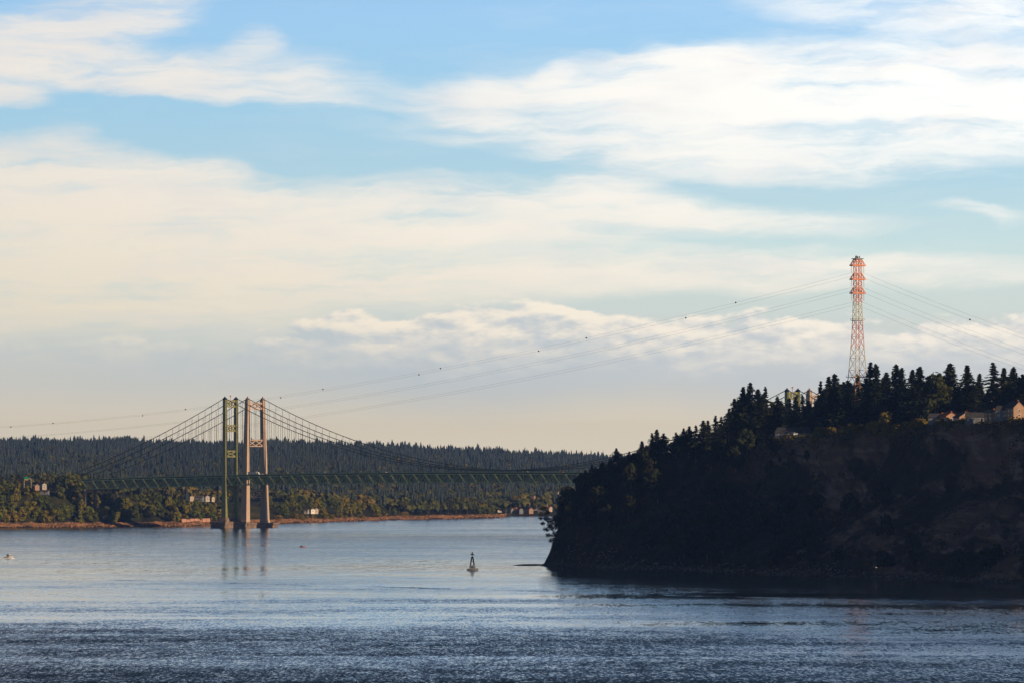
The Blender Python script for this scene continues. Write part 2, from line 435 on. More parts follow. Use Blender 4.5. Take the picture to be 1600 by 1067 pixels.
# the wooded headland on the near side: s runs along its shore towards the camera, v inland
P0 = np.array((22.0, 3490.0)); DS = np.array((.4, -.9165)); DV = np.array((.9165, .4))
def head_sv(X, Y):
    rx, ry = X - P0[0], Y - P0[1]
    return rx * DS[0] + ry * DS[1], rx * DV[0] + ry * DV[1]
def head_xy(s, v): return P0[0] + s * DS[0] + v * DV[0], P0[1] + s * DS[1] + v * DV[1]
def s_of(u, v):
    k = (u - 800) / F
    return (k * (P0[1] + DV[1] * v) - P0[0] - DV[0] * v) / (DS[0] - k * DS[1])
def head_W(s): return ip(s, [(-200, 40), (0, 34), (40, 46), (110, 78), (300, 95), (900, 100)])
def head_z(s, v):
    s = np.asarray(s, float); v = np.asarray(v, float)
    vc = np.where(s < 0, .5 * np.abs(s) + s * s / 800, 0.0) + ip(s, [(-40, 2), (60, 9)]) * fbm(s / 34, s * 0 + 3, 5)
    d = np.where(s < 0, .86, 1.0) * (v - vc)
    H = ip(s, [(-260, 8), (-220, 15), (-150, 35), (-80, 45), (-16, 60), (93, 82), (300, 91), (504, 96), (900, 100)])
    W = head_W(s); bw = ip(s, [(-50, 2.0), (10, 3.0), (70, 9)]); t = np.clip((d - bw) / W, 0, 1)
    nose = 1 - (1 - t) ** 1.6
    face = .72 * t + .28 * smooth01((t - .72) / .28)
    k = ip(s, [(0, 0), (160, 1)])
    g = nose * (1 - k) + face * k
    gul = fbm(s / 38 + v / 90, v / 110, 21, 4) * ip(s, [(0, 5), (120, 13)]) * np.sin(np.pi * np.clip(t, 0, 1)) * (t > 0)
    z = 2 + (H - 2) * g + gul + fbm(s / 60, v / 60, 9, 3) * 2.5 * (t >= 1) + fbm(s / 9, v / 9, 31, 3) * 1.2 * t
    z = np.where(d < bw, -1.5 + 3.5 * (d + 4) / (bw + 4), z)
    z = np.where(d < -4, -1.5 + (d + 4) * .1, z)
    # low sand spit off the point
    z = np.maximum(z, -1.4 + 2.3 * np.exp(-((s + 12 - v * -0.1) / 16) ** 2 - ((v + 5) / 15) ** 4))
    return z
sg = np.arange(-260, 905, 4.0); vg = np.concatenate([np.arange(-26, 130, 3.0), np.arange(130, 620, 14.0)])
SG, VG = np.meshgrid(sg, vg, indexing='ij'); ZG = head_z(SG, VG); XG, YG = head_xy(SG, VG)
def grid_faces(a, b):
    i = np.arange(a * b).reshape(a, b)
    return np.stack([i[:-1, :-1], i[1:, :-1], i[1:, 1:], i[:-1, 1:]], -1).reshape(-1, 4)
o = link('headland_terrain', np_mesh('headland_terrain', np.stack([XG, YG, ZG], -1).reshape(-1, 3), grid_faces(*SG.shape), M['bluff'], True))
tag(o, 'steep shaded headland with bare clay slides and a narrow beach', None, None, 'structure')
def ground_head(X, Y):
    s, v = head_sv(X, Y); return float(head_z(s, v))

# the far shore and the hill behind it
def shoreY(u): return ip(u, [(-600, 5850), (0, 5990), (300, 6200), (500, 6720), (640, 7120), (770, 7400), (786, 7440), (797, 7690), (1200, 7720), (2400, 7800)])
def far_z(u, Y):
    u = np.asarray(u, float); Y = np.asarray(Y, float)
    d = Y - shoreY(u) + 26 * fbm(u / 22, Y * 0, 51, 3)
    Hb = ip(u, [(-600, 40), (0, 41), (60, 44), (120, 46), (180, 36), (250, 29), (340, 21), (420, 24), (500, 17), (560, 14), (640, 8), (780, 5), (860, 6), (2400, 6)])
    L = ip(u, [(0, 120), (300, 110), (420, 260), (600, 200), (780, 60)])
    bank = 4.6 + (Hb - 4.6) * smooth01((d - 45) / L)
    bank = np.where(d < 45, np.clip(d, -200, 45) / 45 * 4.6, bank)
    Hh = ip(u, [(-600, 104), (0, 101), (180, 104), (350, 96), (430, 101), (600, 93), (800, 82), (950, 72), (1100, 62), (1400, 55), (2400, 50)])
    start = ip(u, [(0, 7000), (640, 7750), (790, 7720), (1200, 7750)])
    Hh = 61.5 + (Hh - 33.5) * 12500 / 9500 - 30
    t = np.clip((Y - start) / (12500 - start), 0, 1)
    hill = Hh * (.60 * t ** .8 + .40 * smooth01(t)) + 11 * fbm(u / 45, Y / 420, 61, 4) * np.sin(np.pi * np.clip(t, 0, 1)) + 3.5 * fbm(u / 16, Y / 200, 66, 3) * t
    z = np.where(d > 45, np.maximum(bank, hill + 4), bank)
    return np.where(d < 0, -3.0 + np.maximum(d, -60) * .01, z)
ug = np.concatenate([np.arange(-560, 1110, 5.0), np.arange(1110, 1900, 20.0)])
yg = np.concatenate([np.arange(0, 400, 9.0), np.arange(400, 7200, 60.0), np.arange(7200, 9400, 300.0)])
UG, DG = np.meshgrid(ug, yg, indexing='ij'); YG2 = shoreY(UG) - 40 + DG; ZG2 = far_z(UG, YG2)
v3 = np.stack([(UG - 800) / F * YG2, YG2, ZG2], -1).reshape(-1, 3)
o = link('far_shore_terrain', np_mesh('far_shore_terrain', v3, grid_faces(*UG.shape), M['land'], True))
tag(o, 'wooded far shore rising to a long low hill', None, None, 'structure')
def ground_far(u, Y): return float(far_z(u, Y))

# water
wb = MB(); nx_, ny_ = 20, 30
xs = np.linspace(-5800, 5800, nx_); ys = np.linspace(-800, 15400, ny_)
X_, Y_ = np.meshgrid(xs, ys, indexing='ij')
o = link('sea_water', np_mesh('sea_water', np.stack([X_, Y_, X_ * 0], -1).reshape(-1, 3), grid_faces(nx_, ny_), M['water']))
tag(o, 'rippled blue-grey tidal channel reflecting the sky', None, None, 'structure')

# ------------------------------------------------------------------ tree prototypes
def fir_meshes(seed, h=30.0, R=4.6, base=.22, n=420, q=6, ragged=.35, tips=1):
    r = np.random.default_rng(seed)
    t = base + (1 - base) * r.random(n) ** 1.05
    prof = np.clip((1 - t) / (1 - base), 0, 1) ** 1.0 * np.clip((t - base) / .10 + .5, 0, 1)
    # uneven: some sectors are short, some branches reach out
    sect = .82 + .3 * np.sin(r.random() * 6 + 2.2 * t * 6)
    L = R * prof * sect * (1 - ragged * r.random(n)) + .25
    az = r.random(n) * 2 * np.pi
    C_, A_, B_ = [], [], []
    for k in range(q):
        f = (k + .35 + .5 * r.random(n)) / q
        rad = L * f; up = .06 + .10 * t
        z = h * t - rad * (.42 - .55 * t) - (f ** 2) * L * .12
        c = np.stack([rad * np.cos(az), rad * np.sin(az), z], 1) + r.normal(0, .12, (n, 3))
        out = np.stack([np.cos(az), np.sin(az), -.35 + .5 * t], 1)
        side = np.stack([-np.sin(az), np.cos(az), 0 * az], 1)
        tilt = r.normal(0, .9, n)[:, None]
        b = unit(side * np.cos(tilt) + np.array([0, 0, 1.]) * np.sin(tilt))
        s = (.55 + .5 * r.random(n)) * (.55 + .6 * (L / R)) * (h / 30)
        C_.append(c); A_.append(unit(out + r.normal(0, .2, (n, 3))) * (s * .95)[:, None]); B_.append(b * (s * .55)[:, None])
    # dense core
    m = n // 2; t = base + (1 - base) * r.random(m) ** .9; pr = np.clip((1 - t) / (1 - base), 0, 1) ** .8 * R * .4
    az = r.random(m) * 6.283; rr = pr * r.random(m)
    c = np.stack([rr * np.cos(az), rr * np.sin(az), h * t], 1)
    C_.append(c); A_.append(unit(r.normal(0, 1, (m, 3))) * (.35 + .22 * pr)[:, None]); B_.append(unit(r.normal(0, 1, (m, 3))) * (.35 + .18 * pr)[:, None])
    v, f = diamonds(np.concatenate(C_), np.concatenate(A_), np.concatenate(B_))
    crown = np_mesh('fir_crown', v, f, M['fir'])
    tb = MB(); pts = [0, .3, .6, .985]; rad = [.42, .32, .2, .05]
    tb.loft([[(x * math.cos(a), x * math.sin(a), h * p - .8 * (p == 0)) for a in [k * math.pi / 3 for k in range(6)]] for p, x in zip(pts, rad)])
    for k in range(14):
        a = r.random() * 6.28; z = h * (base * .5 + (1 - base * .5) * r.random() * .8); l = R * .45 * (1.1 - z / h)
        tb.bar((0, 0, z), (l * math.cos(a), l * math.sin(a), z - .1 * l), .12)
    return crown, tb.mesh('fir_trunk', M['bark'])
def leafy_meshes(seed, h=14.0, R=5.5, lobes=11, per=70, size=.8, mat='leaf_dark', low=.18):
    r = np.random.default_rng(seed); C_, A_, B_ = [], [], []; cen = []
    for k in range(lobes):
        az = r.random() * 6.283; zz = low + (1 - low) * (.12 + .75 * r.random()); w = math.sin(math.pi * min(1, .18 + .8 * (zz - low) / (1 - low)))
        rr = R * .68 * w * r.random() ** .5; cen.append((rr * math.cos(az), rr * math.sin(az), zz * h))
    cen.append((0, 0, h * .84)); cen.append((0, 0, h * .5))
    for c in cen:
        lr = R * (.30 + .24 * r.random()); d = unit(r.normal(0, 1, (per, 3))); rad = lr * (.45 + .62 * r.random(per) ** .5)
        C_.append(np.array(c) + d * rad[:, None] * np.array([1, 1, .85])); s = size * (.5 + .8 * r.random(per))
        nrm = unit(d + r.normal(0, .45, (per, 3))); a = unit(np.cross(nrm, r.normal(0, 1, (per, 3)))); b = np.cross(nrm, a)
        A_.append(a * s[:, None]); B_.append(b * (s * .75)[:, None])
    v, f = diamonds(np.concatenate(C_), np.concatenate(A_), np.concatenate(B_))
    v[:, 2] = np.maximum(v[:, 2], .1)
    crown = np_mesh('leafy_crown', v, f, M[mat])
    tb = MB(); tb.loft([[(x * math.cos(a), x * math.sin(a), p) for a in [k * math.pi / 3 for k in range(6)]] for p, x in ((-1.5, .35), (h * .35, .25), (h * .75, .08))])
    for c in cen[:7]: tb.bar((0, 0, max(h * .12, c[2] * .45)), c, .16)
    return crown, tb.mesh('leafy_trunk', M['bark'])
FIRS = [fir_meshes(1, R=8.4), fir_meshes(2, R=9.6, base=.26, ragged=.5), fir_meshes(3, R=7.8, base=.12), fir_meshes(4, R=10.0, base=.30, ragged=.6), fir_meshes(5, R=6.8, base=.2, ragged=.6, n=300), fir_meshes(6, R=9.2, base=.22, ragged=.45)]
FARFIRS = [fir_meshes(20 + k, R=5.5 + .6 * k, base=.08, n=120, q=4) for k in range(4)]
LEAFY = [leafy_meshes(40 + k, 13, 5.2 + .3 * k, 11, 60, .85) for k in range(5)]
BANK = [leafy_meshes(60 + k, 18, 7.0 + .3 * k, 12, 42, 1.35, 'leaf_bank', .05) for k in range(6)]
GOLD = [leafy_meshes(80 + k, 5, 3.4, 8, 60, .5, 'leaf_gold', .05) for k in range(3)]
BROAD = [leafy_meshes(95, 24, 8.5, 16, 90, 1.0, 'fir', .3)]
def plant(protos, name, x, y, z, h, h0, label, cat, group, width=1.0, k=None):
    crown, trunk = protos[random.randrange(len(protos)) if k is None else k]
    s = h / h0
    r = thing(name, label, cat, (x, y, z - .3), random.random() * 6.28, group, (s * width, s * width, s)); r.rotation_euler[0] = random.gauss(0, .02)
    link('trunk', trunk, r); link('crown', crown, r); return r

# ---- the skyline of the headland: (u, y_top, inland v, proto, width, label)
SKY = [
 (925, 724, 34, 2, .9, 'small dark fir standing lowest on the skyline above the headland nose'),
 (940, 721, 38, 0, .8, 'second small fir up from the headland nose, slim and pale tipped'),
 (963, 699, 46, 3, .9, 'ragged broad fir where the bridge cables vanish behind the headland'),
 (983, 704, 52, 0, .8, 'squat fir just right of the bridge cables on the skyline'),
 (1003, 688, 55, 2, 1.0, 'neat cone shaped fir alone on the rising skyline'),
 (1019, 676, 58, 4, 1.0, 'slim left one of a pair of pointed firs on the rising skyline'),
 (1026, 670, 60, 1, .8, 'taller right one of a pair of pointed firs on the rising skyline'),
 (1037, 676, 60, 0, 1.2, 'broad dark fir right of the pointed pair'),
 (1056, 675, 62, 4, 1.1, 'open crowned fir in the gap of the rising skyline'),
 (1068, 668, 66, 3, .8, 'left fir of the bushy group halfway up the skyline'),
 (1076, 665, 66, 0, 1.0, 'right fir of the bushy group halfway up the skyline'),
 (1087, 664, 68, 4, .9, 'thin fir behind the bushy skyline group'),
 (1099, 656, 72, 1, .9, 'stout left fir of the close pair below the tall clump'),
 (1106, 656, 72, 0, .8, 'stout right fir of the close pair below the tall clump'),
 (1118, 649, 78, 4, .9, 'first spindly fir with sky showing through its branches'),
 (1126, 650, 80, 4, .8, 'second spindly fir beside the tall clump'),
 (1139, 638, 85, 0, 1.0, 'fir on the sloping left shoulder of the tall clump'),
 (1149, 622, 92, 1, .8, 'fir halfway up the left shoulder of the tall clump'),
 (1161, 604, 96, 3, .9, 'left peak of the tall fir clump left of the far bridge tops'),
 (1172, 597, 98, 1, .8, 'highest fir of the clump left of the far bridge tops'),
 (1184, 607, 100, 5, .9, 'wide fir in the right half of the tall clump'),
 (1195, 604, 104, 4, .8, 'leaning thin topped fir at the right end of the tall clump'),
 (1212, 618, 128, 2, .7, 'small conical fir just left of the far bridge tops'),
 (1232, 621, 126, 0, .9, 'dark fir in front of the green tower legs of the far bridge tops'),
 (1243, 619, 118, 2, .8, 'fir between the green tower legs of the far bridge tops'),
 (1254, 617, 122, 4, .9, 'fir in front of the pinkish tower leg of the far bridge tops'),
 (1262, 628, 118, 1, .8, 'low fir below the brace of the pinkish far tower'),
 (1282, 596, 126, 4, .8, 'narrow fir immediately right of the far bridge tops'),
 (1296, 588, 128, 3, .9, 'left half of the broad double topped fir left of the lattice mast'),
 (1307, 584, 122, 1, 1.0, 'right half of the broad double topped fir left of the lattice mast'),
 (1325, 597, 130, 2, .8, 'short fir at the left foot of the lattice mast'),
 (1344, 584, 128, 0, .9, 'fir in front of the lattice mast base'),
 (1325, 594, 92, 5, 1.0, 'dense dark fir hiding the left leg of the lattice mast'),
 (1352, 590, 106, 0, .9, 'dense dark fir hiding the right leg of the lattice mast'),
 (1361, 567, 126, 4, 1.1, 'twin spired fir, left spire, right of the lattice mast'),
 (1368, 569, 126, 1, .8, 'twin spired fir, right spire, right of the lattice mast'),
 (1385, 581, 120, 5, .9, 'dense fir between the twin spires and the next tall pair'),
 (1399, 569, 116, 1, .9, 'tall fir with bare lit trunks below, left of its pair'),
 (1410, 574, 118, 2, .9, 'slightly shorter right neighbour of the tall bare trunked fir'),
 (1425, 577, 116, 0, .9, 'left fir of the wide dark block at mid bluff top'),
 (1437, 573, 114, 1, 1.0, 'right fir of the wide dark block at mid bluff top'),
 (1481, 571, 108, 3, .8, 'left spire of the tallest pair with ragged right edge'),
 (1488, 567, 108, 1, 1.1, 'right spire of the tallest pair with ragged right edge'),
 (1513, 570, 110, 3, 1.0, 'tall fir standing apart with layered open branches'),
 (1530, 583, 118, 2, .9, 'shorter fir right of the layered open one'),
 (1552, 567, 112, 4, 1.3, 'thin see-through pointed fir near the right houses'),
 (1568, 574, 110, 3, .9, 'fir with a bent broken top near the right edge'),
 (1583, 573, 108, 1, .9, 'full fir above the houses near the right edge'),
 (1598, 584, 108, 0, 1.0, 'fir cut by the right edge of the view'),
 (1616, 578, 110, 1, 1.0, 'fir beyond the right edge of the view'),
]
for u, yt, v, k, wd, lab in SKY:
    v = v + (32 if u > 1275 else 0)
    s = s_of(u, v); x, y = head_xy(s, v); z = float(head_z(s, v)); top = at(u, yt, y).z
    _t = plant(FIRS, 'fir_tree', x, y, z, top - z, 30.0, lab, 'fir tree', 'firs along the top of the headland', wd * 1.8 * (30 / max(14, top - z)) ** .4, k)
# broad dark crown left of the tallest pair
s = s_of(1462, 112); x, y = head_xy(s, 112); z = float(head_z(s, 112))
plant(BROAD, 'broadleaf_tree', x, y, z, at(0, 584, y).z - z, 24, 'big round crowned dark tree left of the tallest fir pair', 'broadleaf tree', None)
# fill behind the rim
cnt = 0
for i in range(900):
    u = random.uniform(905, 1660); v = random.uniform(0, 1) ** .8 * 130 + 6 + ip(u, [(900, 14), (960, 40), (1100, 65), (1290, 160), (1600, 158)]); s = s_of(u, v)
    if 1205 < u < 1278 and v < 125: continue
    x, y = head_xy(s, v); z = float(head_z(s, v))
    cap = ip(u, [(900, 745), (925, 732), (963, 714), (1000, 703), (1026, 690), (1076, 682), (1110, 672), (1140, 655), (1160, 622), (1195, 622), (1206, 632), (1270, 632), (1284, 612), (1310, 602), (1345, 602), (1370, 592), (1400, 590), (1440, 592), (1455, 598), (1485, 590), (1500, 622), (1515, 597), (1530, 600), (1552, 622), (1570, 592), (1660, 592)])
    h = (at(u, cap - 7 + random.uniform(0, 30), y).z - z)
    if h < 7: continue
    plant(FIRS, 'fir_tree', x, y, z, h, 30.0, 'dark fir in the dense stand behind the headland skyline trees', 'fir tree', 'dense fir stand on the headland', random.uniform(1.4, 2.0) * (30 / max(13, h)) ** .4)
    cnt += 1
    if cnt >= 210: break
# trees clothing the shaded slope
NOSECAP = [(840, 850), (852, 812), (862, 796), (880, 764), (900, 741), (925, 737), (960, 716), (1000, 704), (1100, 674), (1150, 640), (1700, 560)]
cnt = 0
for i in range(900):
    s = random.uniform(-60, 640); W = float(head_W(s)); vc = .5 * abs(s) + s * s / 800 if s < 0 else 0
    v = vc + 14 + random.random() * (W - 8); x, y = head_xy(s, v); u = 800 + F * x / y
    if u < 846 or u > 1640: continue
    t = (v - vc) / W
    bare = ip(s, [(150, 0), (260, .75), (640, .9)]) * (.3 < t) if u > 1290 else 0
    if random.random() < bare: continue
    z = float(head_z(s, v)); h = random.uniform(10, 19) * (1.1 if u < 1150 else .85)
    if s > 180 and t > .8: h *= .45
    lim = at(0, float(ip(u, NOSECAP)), y).z - z
    if lim < 4: continue
    h = min(h, lim)
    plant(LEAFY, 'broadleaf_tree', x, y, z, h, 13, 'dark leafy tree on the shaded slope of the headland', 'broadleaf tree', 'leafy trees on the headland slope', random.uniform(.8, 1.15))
    cnt += 1
    if cnt >= 112: break
# the ragged tree leaning out over the water at the point
def snag(label, base, pts, lobes):
    """an irregular coastal tree: a crooked trunk through pts and foliage clumps (x, z, radius) hung on side limbs"""
    r = thing('madrone_tree', label, 'tree', base)
    m = MB(); P_ = [Vector((a, 0, b)) for a, b in pts]
    for k, (a, b) in enumerate(zip(P_[:-1], P_[1:])): m.bar(a, b, .9 - .5 * k / len(P_), None, 6)
    for a, b, q in lobes:
        near = min(P_, key=lambda p: (p.x - a) ** 2 + (p.z - b) ** 2); m.bar(near, (a, 0, b), .3)
    m.build('trunk', M['bark'], r); C_, A_, B_ = [], [], []
    for a, b, q in lobes:
        n = int(90 * q * q) + 30; d = unit(RNG.normal(0, 1, (n, 3))) * (RNG.random((n, 1)) ** .5) * q * 1.6 * np.array([1.1, 1, .8])
        C_.append(d + np.array([a, RNG.normal(0, .6), b])); A_.append(unit(RNG.normal(0, 1, (n, 3))) * RNG.uniform(.25, .6, (n, 1))); B_.append(unit(RNG.normal(0, 1, (n, 3))) * RNG.uniform(.2, .4, (n, 1)))
    link('crown', np_mesh('snag_crown', *diamonds(np.concatenate(C_), np.concatenate(A_), np.concatenate(B_)), M['fir']), r)
snag('ragged tree leaning out over the water at the tip of the headland', (30.0, 3497, 12.0), [(4, 0), (0, 8), (-4, 15), (-7.5, 21), (-8.5, 26)],
     [(-8.5, 27, 1.6), (-6, 24, 1.5), (-10, 23, 1.3), (-10.5, 20, 1.0), (-6.5, 20, 1.4), (-9, 16.5, 1.1), (-3.5, 18, 1.9), (-6.5, 12.5, 1.4), (-1.5, 14, 2.0), (-5.0, 8.5, 1.3), (0, 9, 2.0), (-2.5, 5, 1.6), (1, 3, 1.9), (-4.5, 15, 1.2), (-1, 20, 1.6)])
snag('bushy dark tree right behind the leaning one at the headland tip', (35.0, 3500, 30.0), [(3, 0), (1, 6), (-1, 12)],
     [(-1, 13, 2.2), (1.5, 10, 2.4), (-2.5, 8, 2.0), (0, 5, 2.6), (-3.5, 3, 1.8), (2, 2, 2.4), (3.5, 14, 1.8), (4.5, 17, 1.5)])
for k in range(26):
    s = random.uniform(-60, 30); vc = .5 * abs(s) + s * s / 800 if s < 0 else 0; v = vc + random.uniform(2.5, 42); x, y = head_xy(s, v); hz_ = float(head_z(s, v))
    lim = at(0, float(ip(800 + F * x / y, NOSECAP)), y).z - hz_
    if lim < 4: continue
    plant(LEAFY, 'broadleaf_tree', x, y, hz_, min(lim, random.uniform(9, 14)), 13, 'dark leafy tree crowding the steep nose of the headland', 'broadleaf tree', 'leafy trees on the headland nose', random.uniform(.7, .95))
# golden shrubs catching the sun along the rim
RIMSH = [(random.uniform(1268, 1568), 0) for _ in range(46)] + [(random.uniform(1372, 1398), 0) for _ in range(6)] + [(1275, 679), (1290, 677), (1302, 676), (1316, 673), (1330, 671), (1345, 671), (1357, 669), (1368, 668), (1398, 665), (1412, 663), (1440, 661), (1455, 659), (1470, 657), (1496, 655), (1522, 654), (1545, 653), (1562, 652), (1088, 696), (1100, 697), (1113, 698), (1142, 692), (1160, 690), (1580, 651), (1478, 656), (1508, 655), (1428, 661)]
for n_, (u, v_) in enumerate(RIMSH):
    W = 60 if u < 1120 else 100
    s = s_of(u, W); W = float(head_W(s)) + random.uniform(7, 20); s = s_of(u, W); x, y = head_xy(s, W); z = float(head_z(s, W))
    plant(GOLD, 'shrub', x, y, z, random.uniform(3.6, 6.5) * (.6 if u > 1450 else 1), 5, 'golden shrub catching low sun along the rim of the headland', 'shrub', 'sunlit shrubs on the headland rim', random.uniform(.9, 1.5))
s = s_of(1383, 108); x, y = head_xy(s, 108)
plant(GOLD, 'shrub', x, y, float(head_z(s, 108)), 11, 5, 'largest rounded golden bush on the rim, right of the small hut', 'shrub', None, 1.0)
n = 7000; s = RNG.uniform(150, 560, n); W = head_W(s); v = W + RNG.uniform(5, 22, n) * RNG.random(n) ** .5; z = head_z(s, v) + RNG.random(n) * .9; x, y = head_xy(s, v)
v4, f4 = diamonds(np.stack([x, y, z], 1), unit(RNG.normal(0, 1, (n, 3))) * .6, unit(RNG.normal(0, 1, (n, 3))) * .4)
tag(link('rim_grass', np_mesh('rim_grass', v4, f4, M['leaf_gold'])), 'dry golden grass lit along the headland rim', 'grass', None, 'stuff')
# low undergrowth over the slope: nobody could count it
n = 30000; s = RNG.uniform(-90, 680, n); vc = np.where(s < 0, .5 * np.abs(s) + s * s / 800, 0); W = head_W(s)
v = vc + 8 + RNG.random(n) ** .9 * (W + 12); z = head_z(s, v); x, y = head_xy(s, v); u = 800 + F * x / y; t = (v - vc) / W
keep = (z > 2.2) & ~((u > 1290) & (RNG.random(n) < .86) & (vnoise(s / 30, v / 16, 77) > .33))
c = np.stack([x, y, z + RNG.random(n) * 1.6], 1)[keep]; m = len(c); sz = RNG.uniform(.4, 1.1, m)[:, None]
v4, f4 = diamonds(c, unit(RNG.normal(0, 1, (m, 3))) * sz, unit(RNG.normal(0, 1, (m, 3))) * sz * .7)
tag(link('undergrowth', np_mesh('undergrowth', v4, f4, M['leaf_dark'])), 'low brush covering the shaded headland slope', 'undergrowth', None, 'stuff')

# ---- far shore: single trees along the bank
BANKSPOTS = []
def bank(n, u0, u1, d0, d1, hs, protos, h0, name, label, cat, group, width=1.0, cap=None):
    made = 0; tries = 0
    while made < n and tries < n * 12:
        tries += 1; u = random.uniform(u0, u1); d = random.uniform(d0, d1); Y = float(shoreY(u)) + d; x = (u - 800) / F * Y
        if any((u - a) ** 2 / 49 + (d - b) ** 2 / 1600 < 1 for a, b in BANKSPOTS): continue
        z = ground_far(u, Y); h = random.uniform(*hs)
        if cap:
            lim = at(0, float(ip(u, cap)) + random.uniform(-2, 5), Y).z - z
            if lim < 5: continue
            h = min(h, lim)
        BANKSPOTS.append((u, d)); made += 1
        plant(protos, name, x, Y, z, h, h0, label, cat, group, width * random.uniform(.85, 1.15))
CAPL = [(0, 747), (50, 755), (75, 752), (85, 748), (100, 741), (125, 742), (140, 756), (150, 768), (200, 767), (250, 768), (280, 778), (340, 784), (380, 778), (430, 768), (480, 772), (560, 780), (600, 790), (660, 798)]
bank(50, -15, 152, 42, 190, (15, 22), BANK, 18, 'broadleaf_tree', 'full leafy tree on the bank left of the bridge deck end', 'broadleaf tree', 'leafy trees on the bank left of the deck', 1.0, CAPL)
bank(54, 150, 352, 42, 180, (13, 20), BANK, 18, 'broadleaf_tree', 'yellow-green leafy tree on the bank under the side span', 'broadleaf tree', 'leafy trees under the bridge side span', 1.0, CAPL)
bank(54, 400, 645, 60, 420, (12, 19), BANK, 18, 'broadleaf_tree', 'leafy tree on the low hill right of the pale bridge tower', 'broadleaf tree', 'leafy trees right of the bridge towers', 1.1, CAPL)
bank(46, 628, 768, 55, 330, (20, 29), FARFIRS, 30, 'fir_tree', 'dark fir in the stand on the low wooded point', 'fir tree', 'firs on the low wooded point', 1.5, [(620, 790), (660, 775), (700, 768), (745, 776), (762, 790), (775, 800)])
bank(8, 744, 770, 28, 90, (8, 14), BANK, 18, 'broadleaf_tree', 'bright leafy tree at the seaward end of the wooded point', 'broadleaf tree', 'leafy trees at the tip of the wooded point', 1.1)
bank(34, -10, 155, 240, 480, (18, 26), FARFIRS, 30, 'fir_tree', 'dark fir in the row behind the overhead road sign', 'fir tree', 'firs behind the bank road', 1.5, [(0, 733), (40, 734), (150, 740)])
bank(22, 160, 340, 200, 420, (14, 22), FARFIRS, 30, 'fir_tree', 'dark fir on the bank behind the bridge side span', 'fir tree', 'firs behind the side span', 1.4)
# golden bushes on the beach
bank(14, 430, 640, 26, 60, (4, 8), GOLD, 5, 'shrub', 'orange-tinted bush on the far beach right of the pale tower', 'shrub', 'bushes along the far beach', 1.6)

# ---- far woods, two masses
def wood(name, n, tri, hs, wf, mat, umask, label):
    u = RNG.uniform(-70, 1010, n); Y = 6900 + 5900 * RNG.random(n) ** .85
    if umask is not None:
        k = umask(u, Y); u, Y = u[k], Y[k]
        n = len(u)
    z = far_z(u, Y); ok = ~((u > 766) & (u < 864) & (Y < 8150) & (RNG.random(len(u)) < .8)) & (Y - shoreY(u) > 130) & (z > 3) & ~((u > 350) & (u < 640) & (Y < 7500)); u, Y, z = u[ok], Y[ok], z[ok]; n = len(u)
    x = (u - 800) / F * Y; h = RNG.uniform(*hs, n) * (.62 + .75 * vnoise(u / 9, Y / 120, 17)); w = h * wf * RNG.uniform(.8, 1.25, n); rot = RNG.random(n) * 6.28
    pv, pf = tri
    cr, sr = np.cos(rot), np.sin(rot)
    V_ = np.empty((n, len(pv), 3))
    V_[:, :, 0] = x[:, None] + w[:, None] * (pv[None, :, 0] * cr[:, None] - pv[None, :, 1] * sr[:, None])
    V_[:, :, 1] = Y[:, None] + w[:, None] * (pv[None, :, 0] * sr[:, None] + pv[None, :, 1] * cr[:, None])
    V_[:, :, 2] = z[:, None] + h[:, None] * pv[None, :, 2]
    Fq = (pf[None] + (np.arange(n) * len(pv))[:, None, None]).reshape(-1, pf.shape[1])
    tag(link(name, np_mesh(name, V_.reshape(-1, 3), Fq, mat)), label, 'forest', None, 'stuff')
def cone_proto(seed, L=6, K=7):
    r = np.random.default_rng(seed); v = []; f = []
    for j in range(L):
        z0 = .08 + .15 * j; R = .95 * (1 - j / (L + .4)); top = min(1.0, z0 + .34 if j < L - 1 else 1.0)
        for k in range(K):
            a = 6.283 * (k + r.random() * .5) / K; b = len(v); rr = R * (.7 + .5 * r.random()); da = 3.1416 / K * .95
            v += [(rr * .75 * math.cos(a - da), rr * .75 * math.sin(a - da), z0 + .03), (rr * math.cos(a), rr * math.sin(a), z0 - .05 * r.random()), (rr * .75 * math.cos(a + da), rr * .75 * math.sin(a + da), z0 + .03), (0, 0, top)]
            f.append((b, b + 1, b + 2, b + 3))
    return np.array(v), np.array(f)
def lump_proto(seed, n=34):
    r = np.random.default_rng(seed); d = unit(r.normal(0, 1, (n, 3))); d[:, 2] = np.abs(d[:, 2]) * 1.1 - .15
    c = d * (.7 + .35 * r.random((n, 1))) * np.array([1, 1, .45]) + np.array([0, 0, .5])
    nr = unit(d + r.normal(0, .3, (n, 3))); a = unit(np.cross(nr, r.normal(0, 1, (n, 3)))); b = np.cross(nr, a)
    return diamonds(c, a * np.array([.4, .4, .2]), b * np.array([.36, .36, .18]))
wood('far_fir_forest', 34000, cone_proto(3), (12, 29), .26, M['fir_far_hazed'], lambda u, Y: RNG.random(len(u)) < ip(Y, [(7600, .25), (9500, 1)]), 'blue hazed fir forest covering the long far hill')
wood('far_broadleaf_wood', 26000, lump_proto(4), (10, 19), .55, M['leaf_far'], lambda u, Y: (Y < 11500) & (vnoise(u / 40, Y / 260, 91) > ip(Y, [(7000, .10), (8600, .28), (11500, .62)])), 'yellowing leafy woods low on the far hill')
n = 1500; s_ = RNG.uniform(20, 660, n); v_ = RNG.uniform(-3, 13, n); z_ = head_z(s_, v_); x_, y_ = head_xy(s_, v_); k = z_ > .0; x_, y_, z_ = x_[k], y_[k], z_[k]; n = len(x_)
cube = np.array([(a, b, c) for a in (-1, 1) for b in (-1, 1) for c in (-1, 1)], float) * .6
